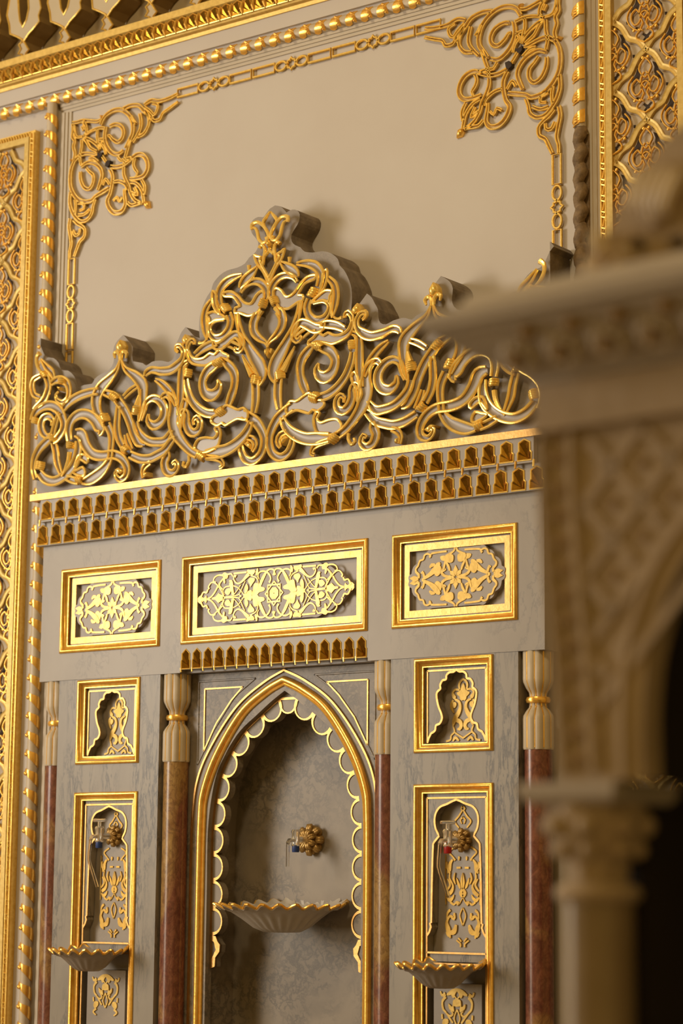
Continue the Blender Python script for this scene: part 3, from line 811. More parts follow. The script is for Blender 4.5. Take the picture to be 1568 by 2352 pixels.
def frame_mould(root, x0, x1, z0, z1, y=0.0, name='gilded_frame', open_bottom=False, w=1.0):
    """mitred gilded moulding: torus outside, cove inside"""
    prof = [(0.0, y + 0.002), (0.0, y - 0.003), (0.003, y - 0.0075), (0.007, y - 0.0085), (0.0105, y - 0.006), (0.0125, y - 0.001), (0.0145, y + 0.004), (0.0195, y + 0.007), (0.023, y + 0.009), (0.0235, y + 0.0065), (0.0265, y + 0.0065), (0.0275, y + 0.014)]
    b = MB(); N = len(prof); vs = []
    for cx, cz, sx, sz in ((x0, z0, 1, 1), (x1, z0, -1, 1), (x1, z1, -1, -1), (x0, z1, 1, -1)):
        for d, yy in prof: vs.append((cx + sx * d * w, yy, cz + (0 if (open_bottom and sz > 0) else sz * d * w)))
    fs = []
    for k in range(4):
        if open_bottom and k == 0: continue
        k2 = (k + 1) % 4
        for i in range(N - 1): fs.append((k * N + i, k2 * N + i, k2 * N + i + 1, k * N + i + 1))
    b.add(vs, fs); return b.build(name, M_GOLD, root, ang=50)

def inlay(data, root, y, th, mat, flips, cx, cz, name='gilded_arabesque', parts=1):
    """flat gilt drawing on a plate; flips lists the mirror images (sx, sz) about (cx, cz)"""
    b = MB(); n = 0
    for kd, pts in data:
        for sx, sz in flips:
            p = [(cx + sx * x, cz + sz * z, w) for x, z, w in pts]; lev = y - 0.00012 * (n % 13); n += 1
            if kd == 'S':
                q = spline(p, step=0.004); b.ribbon([(x, z) for x, z, w in q], [max(w, 0.0004) for x, z, w in q], lev - th, y + 0.0005, 0, 0.0)
            else:
                l = spline(p, True, 0.004) if kd == 'D' else p
                b.plate([(e[0], e[1]) for e in l], lev - th, y + 0.0005, back=False)
    return b.build(name, mat, root, smooth=False)

ARAB_SIDE = """
S 752,365,9 745,395,9 700,430,11 668,445,9
S 668,403,9 590,412,9 510,428,9 498,450,10 485,468,12
S 505,445,8 465,430,9 435,445,9 420,490,9 385,505,9 365,560,9 342,590,9 346,625,11 372,650,13 372,690,11
P 275,690 325,664 365,675 372,705 330,731
S 400,640,8 412,620,10 425,655,12 430,690,12 405,700,6
S 430,690,14 490,650,20 540,600,28 580,545,24 600,528,10
D 545,570 605,560 600,640 560,668 530,620
S 545,545,10 510,550,18 488,578,8
S 600,570,10 620,640,13 660,668,13 720,672,10
D 660,440 735,440 735,510 690,525 655,490
D 600,460 650,450 660,500 615,500
S 655,500,8 640,570,12 632,610,14 660,590,8
S 660,510,10 690,570,12 700,610,8
"""
ARAB_MID = """
S 85,325,20 75,280,13 90,240,11 140,225,11 190,250,15 240,330,24 280,420,24 305,480,26
S 145,425,16 124,370,10 150,300,13 200,250,10 260,232,12 310,250,10 320,300,10 298,345,5
D 325,172 358,230 345,285 318,240
D 215,490 270,460 330,400 375,400 395,500 410,560 330,580 300,545 220,530
S 318,470,7 316,370,7 350,310,9 400,280,9 430,250,20
D 370,190 440,180 480,165 488,200 450,240 400,258 370,230
S 460,235,30 500,270,24 550,320,16 610,352,12 660,330,10 695,270,10 690,220,10 660,238,22
S 497,200,12 700,183,12
D 370,320 440,300 470,340 440,400 430,440 405,400 372,360
D 490,380 520,440 515,530 480,500 465,440
D 415,490 480,500 540,548 420,575
S 515,330,6 560,430,6 600,510,6 660,530,8 840,522,9
S 580,375,6 640,460,6 700,520,6
S 535,535,7 620,420,7 700,372,8
S 568,560,8 610,520,6
S 700,512,22 718,420,24 735,340,34 742,295,24 768,285,8
S 765,365,9 830,368,9 868,420,9 845,490,9
D 735,410 800,400 835,450 782,500 750,470
D 1040,520 980,490 930,440 920,478 870,480 860,520 880,560 930,590 960,545
S 830,540,7 900,395,9 960,310,9 1010,265,9 1060,262,9 1100,318,11 1085,350,16
S 715,225,9 740,180,10 800,178,12 850,160,22 880,190,18
D 790,190 850,180 870,240 845,312 830,290 835,240 800,240
S 860,180,13 940,163,10 1000,185,10 1022,240,10 985,275,18
S 870,230,11 940,320,13 1000,420,12 1060,482,11 1120,502,13
S 905,260,9 920,330,9 872,395,12
S 1110,355,12 1130,400,13 1180,385,11 1210,430,13 1225,470,16
D 1275,505 1225,450 1180,500 1140,440 1125,490 1135,552 1180,520 1225,560
"""
def star_pts(cx, cz, n, r1, r2, ex=1.0, rot=0.0):
    return [(cx + ex * (r1 if k % 2 == 0 else r2) * math.sin(rot + PI * k / n), cz + (r1 if k % 2 == 0 else r2) * math.cos(rot + PI * k / n)) for k in range(2 * n)]

def frieze_panel(x0, x1, cx, data, worn, name_l, lobes):
    p = empty('arabesque_panel', (cx, 0.0, ZB)); p.parent = slab; p.location = (cx, 0.0, ZB - 2.276); tag(p, name_l)
    frame_mould(p, x0, x1, ZB, ZT)
    b = MB(); b.box(x0 + 0.024, x1 - 0.024, 0.030, 0.05, ZB + 0.024, ZT - 0.024); b.build('recess', M_MARBR, p, smooth=False)
    xi, zi = x0 + 0.0345, ZB + 0.0315
    q = rect(xi, x1 - 0.0345, zi, ZT - 0.0315); h = rect(xi + 0.0185, x1 - 0.0345 - 0.0185, zi + 0.021, ZT - 0.0315 - 0.021)
    b = MB(); b.plate(rect(x0 + 0.026, x1 - 0.026, ZB + 0.023, ZT - 0.023), 0.0175, 0.034, [h], back=False); b.build('inner_border', M_MARBR, p, smooth=False)
    b = MB(); b.plate(q, 0.0145, 0.0178, [h], back=False); b.build('gilded_band', M_GOLDB, p, smooth=False)
    b = MB(); b.plate(lobes, 0.0125, 0.032, back=False); b.build('cartouche', M_MARBR, p, smooth=False)
    return p

def scallop(cx, cz, hx, hz, nz, tip):
    """cartouche outline: straight top and bottom, lobed ends"""
    P = []
    xs = hx * 0.50
    def lobe(p, q, bulge):
        for j in range(1, 7):
            t = j / 6; x = p[0] + (q[0] - p[0]) * t; z = p[1] + (q[1] - p[1]) * t
            nx, nz_ = (q[1] - p[1]), -(q[0] - p[0]); l = math.hypot(nx, nz_) or 1
            k = math.sin(PI * t) * bulge; P.append((x + nx / l * k, z + nz_ / l * k))
    key = [(xs, -hz), (xs + (hx - xs) * 0.30, -hz * 0.86), (xs + (hx - xs) * 0.62, -hz * 0.60), (hx * 0.985 - (hx - xs) * 0.08, -hz * 0.25), (hx, 0.0)]
    quad = key + [(x, -z) for x, z in key[::-1][1:]]
    full = quad + [(-x, -z) for x, z in quad]
    P = []
    for i in range(len(full)):
        p, q = full[i], full[(i + 1) % len(full)]
        P.append(p)
        if abs(p[1] - q[1]) > 1e-6: lobe(p, q, 0.007)
    return [(cx + x, cz + z) for x, z in P]

SC = at(880 + 762 * 340 / 1568, 1180 + 675 * 340 / 1568, 0.012)
dS = parse(ARAB_SIDE, 0.012, 'R', 0.00148, SC)
SM = at(620 + 70 * 240 / 1568, 1270 + 597 * 240 / 1568, 0.012)
dM = parse(ARAB_MID, 0.012, 'M', 0.00150, SM)
ALL4 = [(1, 1), (-1, 1), (1, -1), (-1, -1)]
ZM = 2.509
for sx in (-1, 1):
    cx = sx * 0.6862
    p = frieze_panel(min(sx * A_, sx * B_), max(sx * A_, sx * B_), cx, dS, sx > 0, 'left arabesque panel with bright gilding' if sx < 0 else 'right arabesque panel with worn brownish gilding', scallop(cx, ZM, 0.170, 0.087, 5, 0))
    mat = M_GOLDB if sx < 0 else M_GOLDP
    inlay(dS, p, 0.0125, 0.0022, mat, ALL4, cx, ZM)
    b = MB(); 
    for k in range(8):
        a = k * PI / 4; r = 0.036 if k % 2 == 0 else 0.030; r = r if k % 4 == 0 else (0.030 if k % 2 == 0 else 0.029)
        d = (math.sin(a), math.cos(a)); t = (d[1], -d[0]); w = 0.0085
        b.plate([(cx + d[0] * u + t[0] * v, ZM + d[1] * u + t[1] * v) for u, v in ((0.003, 0), (r * 0.58, -w), (r, 0), (r * 0.58, w))], 0.0098, 0.0126, back=False)
    b.build('gilded_star', mat, p, smooth=False)
p = frieze_panel(-C_, C_, 0.0, dM, False, 'wide middle arabesque panel with a gilded eight-pointed star', scallop(0, ZM, 0.300, 0.084, 5, 0))
inlay(dM, p, 0.0125, 0.0022, M_GOLDB, ALL4, 0.0, ZM)
b = MB()
for rot in (0, PI / 4):
    l = [(0.0375 * math.sin(rot + k * PI / 2), ZM + 0.041 * math.cos(rot + k * PI / 2)) for k in range(4)]
    h = [(x * 0.84, ZM + (z - ZM) * 0.84) for x, z in l]
    b.plate(l, 0.0098 - rot * 0.0003, 0.0126, [h], back=False)
b.plate([(0.019 * math.sin(k * PI / 4 + PI / 8), ZM + 0.020 * math.cos(k * PI / 4 + PI / 8)) for k in range(8)], 0.0098, 0.0126, [[(0.002 * math.sin(k * PI / 3), ZM + 0.002 * math.cos(k * PI / 3)) for k in range(6)]], back=False)
b.build('gilded_star', M_GOLDB, p, smooth=False)

# row of gilded hollows under the middle panel
dt = empty('hollow_row', (0, 0, 2.28)); dt.parent = slab; dt.location = (0, 0, 0.004)
b = MB(); b.box(-0.374, 0.374, 0.030, YW - 0.004, 2.277, 2.357); b.build('backing', M_MARBR, dt, smooth=False)
fa = MB()
for i in range(16):
    c = (i - 7.5) * 0.0467; t = MB()
    o = facet_tile(t, c, 2.288, 0.0185, 0.064, 0.0, 0.020, 0, 1, 0.0024, [(-.0185, 0), (.0185, 0), (.0185, .026), (.0155, .030), (.0155, .049), (0, .063), (-.0155, .049), (-.0155, .030), (-.0185, .026)])
    t.tube([(c - 0.0225, 0.002, 2.292), (c - 0.0225, 0.004, 2.279)], 0.0032, 6, 1)
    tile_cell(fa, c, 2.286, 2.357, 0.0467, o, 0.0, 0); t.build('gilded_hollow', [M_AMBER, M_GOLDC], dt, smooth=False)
fa.build('pierced_facing', M_MARB, dt, smooth=False)

# ================================================================ pilasters with niche panels
OGEE = "320,1690 345,1610 370,1560 385,1530 450,1480 470,1390 530,1360 570,1280 560,1190 510,1060 480,900 490,820 545,760 540,700 580,620 640,600 650,530 700,480 770,470 818,430"
NICHE_AR = """
S 910,592,16 860,640,17 838,700,16 848,770,14
D 905,670 860,790 800,830 815,870 850,900 860,945 910,955
S 850,785,14 770,780,16 730,840,17 760,910,30 780,930,14
S 745,960,14 710,1010,18 715,1090,22 750,1180,6
D 740,990 790,1000 795,1050 760,1100 735,1060
S 770,945,14 840,985,20 862,1080,24 830,1180,34 780,1260,36 755,1330,30 740,1400,12
S 800,1300,30 860,1330,32 880,1400,28 850,1455,24 815,1450,12
S 735,1400,12 762,1500,13 705,1565,13 692,1640,13 618,1665,16
S 760,1510,11 850,1570,11 915,1610,14
S 735,1660,12 780,1600,22 835,1655,12
"""
TALL_AR = """
S 912,505,12 872,550,12 905,590,12
S 900,575,10 835,680,12 775,765,12 840,865,10
S 915,680,9 866,740,10 890,800,8
S 780,1175,11 682,1258,13 750,1350,11 778,1400,18
S 740,1385,12 700,1450,24 680,1560,32 655,1610,6
D 830,1335 858,1340 850,1400 832,1390
S 805,1520,14 870,1518,14
S 700,1590,8 690,1690,12 745,1810,14 720,1910,26 650,1970,22
S 625,1310,6 622,1700,7 628,2120,7
S 660,1700,10 700,1800,16 640,1900,12
S 650,1420,8 640,1480,22 665,1550,14 700,1620,8
S 780,1600,6 760,1700,16 790,1790,8
D 870,1740 905,1600 905,1830 885,1850
D 800,1680 845,1760 870,1850 850,1860 815,1790
S 905,1850,10 870,1930,26 900,1990,24
S 640,2000,10 690,2050,26 740,2010,18 760,1960,8
S 700,2080,14 760,2120,16 800,2080,10
S 905,2000,6 860,2090,7 820,2138,7
SV 1020,150,7 980,260,8 1020,400,8
SV 800,300,8 812,220,14 850,180,16
SV 800,480,16 822,540,14 850,500,18
SV 905,220,10 900,300,22 845,265,14 800,350,18 820,450,32 850,570,8
SV 930,385,14 900,480,32 830,500,18
SV 935,600,9 990,650,11 988,695,9
SV 962,568,9 1002,620,9
DV 925,60 975,70 950,120
"""
LOW_AR = """
S 715,1305,10 735,1360,14 785,1345,24
S 785,1380,20 742,1450,13 752,1550,13 795,1605,11 885,1745,11
S 805,1355,10 860,1325,26 915,1300,28 948,1275,10
D 860,1290 930,1280 900,1400 870,1370
S 945,1420,8 900,1360,8
D 945,1420 895,1430 880,1520 830,1475 840,1550 905,1590 900,1510 945,1520
S 790,1600,8 850,1650,12 890,1615,11 860,1575,8
D 760,1690 815,1690 825,1740 770,1800 740,1750
S 735,1620,10 740,1690,12
S 945,1560,8 905,1680,8 945,1790,8
S 790,1800,14 740,1850,12 790,1900,8
"""
TALL_OUT_T = "845,385 790,405 700,452 580,505 512,600 490,720 505,850 548,945 560,985 490,1070 466,1110 455,1400 445,1800 440,2138"
TALL_OUT_V = "610,340 592,350 606,400 582,470 550,520"
def rel(txt, crop, y, org):
    ox, oy, s_ = CROPS[crop]
    return [(x - org[0], z - org[1]) for x, z in [at(ox + float(t.split(',')[0]) * s_, oy + float(t.split(',')[1]) * s_, y) for t in txt.split()]]

def pilaster(sx):
    cx = sx * 0.684; x0, x1 = cx - 0.225, cx + 0.225
    root = empty('pilaster', (cx, 0, 0), ('left' if sx < 0 else 'right') + ' grey veined marble pilaster with gilded niche panels, ' + ('one with a blue-capped tap' if sx < 0 else 'one with a red-capped tap'), 'pilaster')
    px0, px1 = cx - 0.139, cx + 0.139
    b = MB(); b.plate(rect(x0, x1, 0.0, 2.2755), 0.002, YW - 0.003, [rect(px0 + .012, px1 - .012, 1.995 + .012, 2.2715 - .012), rect(px0 + .012, px1 - .012, 0.50, 1.902 - .012)])
    b.build('shaft', M_MARBV, root, smooth=False)
    frame_mould(root, px0, px1, 1.993, 2.2725, 0.002); frame_mould(root, px0, px1, 0.488, 1.902, 0.002)
    # upper niche panel
    ya = 0.020; xi0, xi1 = cx - 0.1035, cx + 0.1035
    org = at(940 + 818 * 210 / 1568, 1480 + 430 * 210 / 1568, ya); og = rel(OGEE, 'N', ya, org)
    ztop = 2.236
    half = spline([(min(x, 0), z + org[1]) for x, z in og], step=0.003); lf = [(cx + x, z) for x, z in half]; rt = [(2 * cx - x, z) for x, z in lf[::-1]]
    op = lf + rt[1:]; zbn = min(z for x, z in op)
    b = MB(); b.plate([(px0 + .02, 2.01), (op[0][0] - .002, 2.01)] + op + [(op[-1][0] + .002, 2.01), (px1 - .02, 2.01), (px1 - .02, 2.26), (px0 + .02, 2.26)], ya, 0.052, back=False)
    b.build('arched_plate', M_MARBV, root, smooth=False)
    b = MB(); b.box(px0 + .02, px1 - .02, 0.055, 0.075, 2.0, 2.265); b.box(px0 + .02, px1 - .02, ya, 0.06, 2.0, 2.0135); b.build('niche_back', M_MARBR, root, smooth=False)
    b = MB(); b.ribbon(op, [0.0032] * len(op), ya - 0.0025, ya + 0.001, 0, 0)
    for l in ([(xi0, zbn), (xi0, ztop)], [(xi0, ztop), (xi1, ztop)], [(xi1, ztop), (xi1, zbn)]): b.ribbon(l, [0.0026] * 2, ya - 0.0026, ya + 0.001, 0, 0)
    b.build('gilded_outline', M_GOLDB, root, smooth=False)
    o2 = at(940 + 910 * 210 / 1568, 1480 + 430 * 210 / 1568, 0.055)
    inlay(parse(NICHE_AR, 0.055, 'N', 0.0015, (o2[0], 0)), root, 0.055, 0.003, M_GOLDP, [(1, 1), (-1, 1)], cx + 0.001, 0)
    # tall tap panel
    org = at(930 + 845 * 220 / 1568, 1780 + 385 * 220 / 1568, ya); h1 = rel(TALL_OUT_T, 'T', ya, org); h2 = rel(TALL_OUT_V, 'V', ya, org)
    ztop = 1.862; zl = 1.418
    h = [(min(x, 0), z) for x, z in spline(h1[:8], step=0.004)] + h1[8:] + h2
    lf = [(cx + x, ztop - 0.006 + z) for x, z in h[::-1]]; rt = [(2 * cx - x, z) for x, z in lf[::-1]]; op = lf + rt[1:]
    b = MB(); b.plate([(px0 + .02, zl), (xi0, zl), (xi0, op[0][1])] + op + [(xi1, op[-1][1]), (xi1, zl), (px1 - .02, zl), (px1 - .02, 1.889), (px0 + .02, 1.889)], ya, 0.052, back=False)
    b.box(px0 + .02, px1 - .02, ya + 0.004, 0.06, 1.392, zl - 0.004); b.box(px0 + .02, xi0, ya, 0.055, 0.5, zl); b.box(xi1, px1 - .02, ya, 0.055, 0.5, zl)
    b.build('arched_plate', M_MARBV, root, smooth=False)
    b = MB(); b.box(px0 + .02, px1 - .02, 0.055, 0.075, 0.5, 1.889); b.build('niche_back', M_MARBR, root, smooth=False)
    b = MB(); b.ribbon(op, [0.0030] * len(op), ya - 0.0025, ya + 0.001, 0, 0)
    for l in ([(xi0, 0.5), (xi0, ztop)], [(xi0, ztop), (xi1, ztop)], [(xi1, ztop), (xi1, 0.5)], [(xi0, zl - 0.001), (xi1, zl - 0.001)], [(xi0, 1.386), (xi1, 1.386)]): b.ribbon(l, [0.0026] * 2, ya - 0.0026, ya + 0.001, 0, 0)
    b.build('gilded_outline', M_GOLDB, root, smooth=False)
    o2 = at(930 + 905 * 220 / 1568, 1780 + 700 * 220 / 1568, 0.055); o3 = at(890 + 1020 * 260 / 1568, 2060 + 400 * 260 / 1568, 0.055)
    T = [l for l in TALL_AR.strip().splitlines() if not l[1] in 'V']; V = [l for l in TALL_AR.strip().splitlines() if l[1] == 'V']
    inlay(parse('\n'.join(T), 0.055, 'T', 0.0015, (o2[0], 0)) + parse('\n'.join(V), 0.055, 'V', 0.0015, (o3[0], 0)), root, 0.055, 0.003, M_WORN, [(1, 1)], cx, 0, 'worn_arabesque')
    inlay(parse('\n'.join(T), 0.055, 'T', 0.0015, (o2[0], 0)) + parse('\n'.join(V), 0.055, 'V', 0.0015, (o3[0], 0)), root, 0.055, 0.003, M_WORN, [(-1, 1)], cx, 0, 'worn_arabesque')
    b = MB(); b.plate(rect(cx - 0.083, cx + 0.083, 0.55, 1.331), 0.026, 0.056, back=False); b.build('lower_plate', M_MARBR, root, smooth=False)
    o2 = at(890 + 945 * 260 / 1568, 2060 + 1270 * 260 / 1568, 0.026)
    inlay(parse(LOW_AR, 0.026, 'V', 0.0015, (o2[0], 0)), root, 0.026, 0.003, M_GOLDP, [(1, 1), (-1, 1)], cx, 0)
pilaster(-1); pilaster(1)

# ================================================================ columns
def flute_prof():
    """upper part of a column: fluted drum, waist, gilded ring, waist, fluted drum"""
    R = 0.0455; n = 0.0262
    return [(R * .97, 2.276), (R, 2.274), (R, 2.196), (R * .975, 2.187), (R * .80, 2.170), (n * 1.06, 2.158), (n, 2.150), (n, 2.122), (n * 1.06, 2.114), (R * .80, 2.104), (R * .975, 2.091), (R, 2.082), (R, 1.999), (R * .96, 1.994), (R * .5, 1.9935)]
def column(x, y, label):
    root = empty('column', (x, y, 0), label, 'column')
    F = 10
    def fl(r, z, a):
        k = abs(math.sin(a * F / 2)); return (r * (0.86 + 0.14 * (k ** 0.5)), z)
    b = MB(); b.lathe(flute_prof(), (x, y, 0), 96, 0, fl); b.build('fluted_capital', M_CREAM, root, ang=60)
    b = MB()
    for k in range(F):
        a = 2 * PI * k / F
        b.tube([(x + math.cos(a) * r * 0.875, y + math.sin(a) * r * 0.875, z) for r, z in flute_prof()[1:-2]], 0.0030, 5)
    b.build('gilded_groove', M_GOLD, root)
    b = MB(); ring = [(0.0250, 2.126), (0.0335, 2.128), (0.0365, 2.136), (0.0335, 2.144), (0.0250, 2.146)]; b.lathe(ring, (x, y, 0), 32); b.lathe([(0.024, 2.112), (0.027, 2.117), (0.024, 2.121)], (x, y, 0), 32); b.build('gilded_ring', M_GOLD, root)
    b = MB(); b.lathe([(0.0, 1.9945), (0.0405, 1.9945), (0.0405, 0.12), (0.05, 0.11), (0.05, 0.0), (0, 0)], (x, y, 0), 40); b.build('shaft', M_RED, root)
column(-0.949, 0.045, 'outermost left red marble column, half hidden behind the left pilaster')
column(-0.421, 0.045, 'red marble column with fluted cream capital between the left pilaster and the arch')
column(0.421, 0.045, 'red marble column half hidden between the arch and the right pilaster')
column(0.949, 0.045, 'yellow-brown and red marble column at the right end of the fountain')

# ================================================================ arched niche
def arch_line(half, zs, close=False):
    """half: [(x, z)] from apex to springing on the right"""
    r = spline(half, step=0.012); l = [(-x, z) for x, z in r[::-1]]
    return l + r[1:]
OUTA = [(0, 2.272), (0.083, 2.236), (0.187, 2.168), (0.283, 2.057), (0.345, 1.946), (0.367, 1.814), (0.370, 1.59), (0.370, 0.3)]
MAINA = [(0, 2.243), (0.072, 2.212), (0.170, 2.146), (0.267, 2.020), (0.320, 1.905), (0.3315, 1.813), (0.3335, 1.59), (0.3335, 0.3)]
INNA = [(0, 2.2075), (0.05, 2.178), (0.108, 2.138), (0.182, 2.084), (0.240, 2.011), (0.279, 1.932), (0.303, 1.789), (0.304, 1.59), (0.304, 0.3)]
niche = empty('arched_niche', (0, 0.07, 0), 'pointed arch niche of brown-grey marble with a gilded scalloped edge', 'niche')
arc = lambda h: arch_line(h[:-1], 0)
o_in = [(-0.304, 0.0)] + arc(INNA) + [(0.304, 0.0)]
b = MB(); b.plate([(-0.46, 0)] + o_in + [(0.46, 0), (0.46, 2.2755), (-0.46, 2.2755)], 0.070, 0.0985, back=False)
b.build('arch_slab', M_NICHE, niche, smooth=False)
ao = [(-0.370, 0.0)] + arc(OUTA) + [(0.370, 0.0)]
am = [(-0.3335, 0.0)] + arc(MAINA) + [(0.3335, 0.0)]
b = MB(); b.ribbon(ao, [0.0033] * len(ao), 0.064, 0.072, 0, 0); b.build('gilded_outline', M_GOLDB, niche, smooth=False)
b = MB(); b.tube([(x, 0.066, z) for x, z in am], 0.0115, 12); b.tube([(x, 0.068, z) for x, z in [(x * 0.957, z - 0.014) for x, z in am]], 0.0055, 8); b.build('gilded_arch_moulding', M_GOLD, niche)
b = MB()
ai = arc(INNA)
b.ribbon(o_in, [0.0028] * len(o_in), 0.084, 0.1, 0, 0)
# scallops along the inner line
lens = [0]
for i in range(1, len(ai)): lens.append(lens[-1] + math.hypot(ai[i][0] - ai[i - 1][0], ai[i][1] - ai[i - 1][1]))
tot = lens[-1]
def on_arc(d):
    for i in range(1, len(ai)):
        if lens[i] >= d:
            t = (d - lens[i - 1]) / (lens[i] - lens[i - 1]); a, c = ai[i - 1], ai[i]
            return (a[0] + (c[0] - a[0]) * t, a[1] + (c[1] - a[1]) * t), (c[0] - a[0], c[1] - a[1])
    a, c = ai[-2], ai[-1]; l = math.hypot(c[0] - a[0], c[1] - a[1]); k = (d - lens[-1])
    return (c[0] + (c[0] - a[0]) / l * k, c[1] + (c[1] - a[1]) / l * k), (c[0] - a[0], c[1] - a[1])
def pt(d):      # d measured from the apex, along the right hand side; left by mirroring
    (x, z), t = on_arc(tot / 2 + abs(d)); return (x if d >= 0 else -x, z)
NS = 10; P_ = 0.0845; lob = MB(); gl = MB()
def lobe(p, q, depth=0.052):
    (ax, az), (bx, bz) = p, q; mx, mz = (ax + bx) / 2, (az + bz) / 2; dx, dz = bx - ax, bz - az; l = math.hypot(dx, dz)
    nx, nz = dz / l, -dx / l
    if (0.0 - mx) * nx + (1.85 - mz) * nz < 0: nx, nz = -nx, -nz
    out = []
    for j in range(13):
        t = PI * j / 12; u = -math.cos(t) * 0.5; v = math.sin(t) ** 0.8 * depth - 0.002
        out.append((mx + dx * u * 1.06 + nx * v, mz + dz * u * 1.06 + nz * v))
    return out
edges = [(-0.5 + k) * P_ for k in range(-NS, NS + 2)]
for i in range(len(edges) - 1):
    l = lobe(pt(edges[i]), pt(edges[i + 1])); mx = sum(q[0] for q in l) / len(l); mz = sum(q[1] for q in l) / len(l)
    gl.plate(l, 0.0885 - 0.0002 * (i % 2), 0.0925, [[(mx + (x - mx) * 0.76, mz + (z - mz) * 0.76) for x, z in l]], back=False)
    lob.plate(l, 0.0915, 0.118, back=False)
lob.plate([pt(edges[NS]), (0, 2.2075), pt(edges[NS + 1]), (0, pt(edges[NS])[1] - .01)], 0.0918, 0.118, back=False)
# bracket ends of the scalloped edge
for s in (-1, 1):
    x = s * 0.302; z0 = pt(edges[-1])[1]
    l = [(x, z0), (x - s * 0.022, z0 - 0.004), (x - s * 0.030, z0 - 0.020), (x - s * 0.040, z0 - 0.030), (x - s * 0.038, z0 - 0.052), (x - s * 0.022, z0 - 0.070), (x - s * 0.020, z0 - 0.098), (x, z0 - 0.105)]
    h = [(x - s * 0.006, z0 - 0.018), (x - s * 0.016, z0 - 0.022), (x - s * 0.024, z0 - 0.046), (x - s * 0.012, z0 - 0.066), (x - s * 0.006, z0 - 0.075)]
    gl.plate(l, 0.0885, 0.1, [h], back=False); lob.plate(l, 0.0925, 0.118, back=False)
gl.build('gilded_scallop', M_GOLDB, niche, smooth=False); lob.build('scalloped_edge', M_NICHE, niche, smooth=False)
b = MB(); o2 = [(-0.32, 0.0)] + [(x * 1.045, z + 0.012) for x, z in arc(INNA)] + [(0.32, 0.0)]
N = len(o2)
b.add([(x, 0.0985, z) for x, z in o2] + [(x, 0.235, z) for x, z in o2], [(i, i + 1, i + 1 + N, i + N) for i in range(N - 1)]); b.build('niche_side', M_NICHE, niche)
b = MB(); b.box(-0.345, 0.345, 0.225, 0.26, 0.0, 2.24); b.build('niche_back', M_NICHE, niche, smooth=False)
for s in (-1, 1):
    tri = [(s * 0.325, 2.227), (s * 0.168, 2.227), (s * 0.215, 2.185), (s * 0.275, 2.115), (s * 0.325, 2.028)]
    b = MB()
    for k in range(5): b.ribbon([tri[k], tri[(k + 1) % 5]], [0.0024] * 2, 0.0665, 0.0705, 0, 0)
    b.build('gilded_spandrel', M_GOLDB, niche, smooth=False)
    big = [(s * 0.352, 2.252), (s * 0.118, 2.252), (s * 0.20, 2.200), (s * 0.285, 2.095), (s * 0.352, 1.985)]
    b = MB()
    for k in range(5): b.tube([(big[k][0], 0.0705, big[k][1]), (big[(k + 1) % 5][0], 0.0705, big[(k + 1) % 5][1])], 0.0038, 6)
    b.build('spandrel_moulding', M_NICHE, niche)

# ================================================================ shell basins
def basin(cx, cy, zr, R, depth, yback, label, nf):
    root = empty('basin', (cx, cy, zr - depth), label, 'basin')
    wav = lambda a: 0.5 + 0.5 * math.cos(nf * a)
    def fn(r, z, a):
        t = min(1.0, r / R); w = (wav(a) - 0.5)
        return (r * (1 + 0.10 * w * min(1, t * 1.6)) * (1 - 0.14 * max(0, math.sin(a))), z + 0.013 * w * t ** 3 + 0.020 * max(0, math.sin(a)) * t)
    prof = [(0.02, -depth), (R * .30, -depth * .98), (R * .44, -depth * .82), (R * .60, -depth * .50), (R * .76, -depth * .24), (R * .90, -depth * .09), (R, -0.004), (R * 1.005, 0.003), (R * .985, 0.006), (R * .88, -0.010), (R * .6, -depth * .34), (R * .3, -depth * .62), (0.0, -depth * .66)]
    n = 180; b = MB(); b.lathe(prof, (cx, cy, zr), n, 0, fn)
    k = [i for i, v in enumerate(b.v) if v[1] > yback]; bad = set(k)
    b.v = [(v[0], min(v[1], yback), v[2]) for v in b.v]
    b.f2 = [f for f in b.f if not all(i in bad for i in f)]; b.f = b.f2; b.m = [0] * len(b.f)
    b.build('bowl', M_MARBR if cx else M_CREAMG, root, ang=60)
    P = []
    for j in range(n + 1):
        a = 2 * PI * j / n; r, z = fn(R * 1.0, 0.002, a); p = (cx + r * math.cos(a), cy + r * math.sin(a), zr + z)
        if p[1] < yback - 0.001: P.append((a, p))
    # start the rim at the wall on the right and run round the front
    P = sorted(P, key=lambda q: (q[0] - (PI / 2)) % (2 * PI))
    b = MB(); b.tube([p for a, p in P], 0.0046, 7); b.build('gilded_rim', M_GOLD, root)
M_CREAMG = marble('basin_marble', (0.50, 0.45, 0.38), (0.42, 0.375, 0.31), (0.3, 0.28, 0.25), 6.0, (0, 0, 0), (1, 1, 1), 0.4, 0.02, 0.3)
basin(0.0, 0.080, 1.540, 0.206, 0.078, 0.2245, 'wide shell basin with wavy gilded rim in the arched niche', 26)
basin(-0.684, -0.052, 1.3905, 0.128, 0.062, 0.0545, 'shell basin with gilded rim on the left pilaster', 20)
basin(0.684, -0.052, 1.3815, 0.128, 0.062, 0.0545, 'shell basin with gilded rim on the right pilaster', 20)

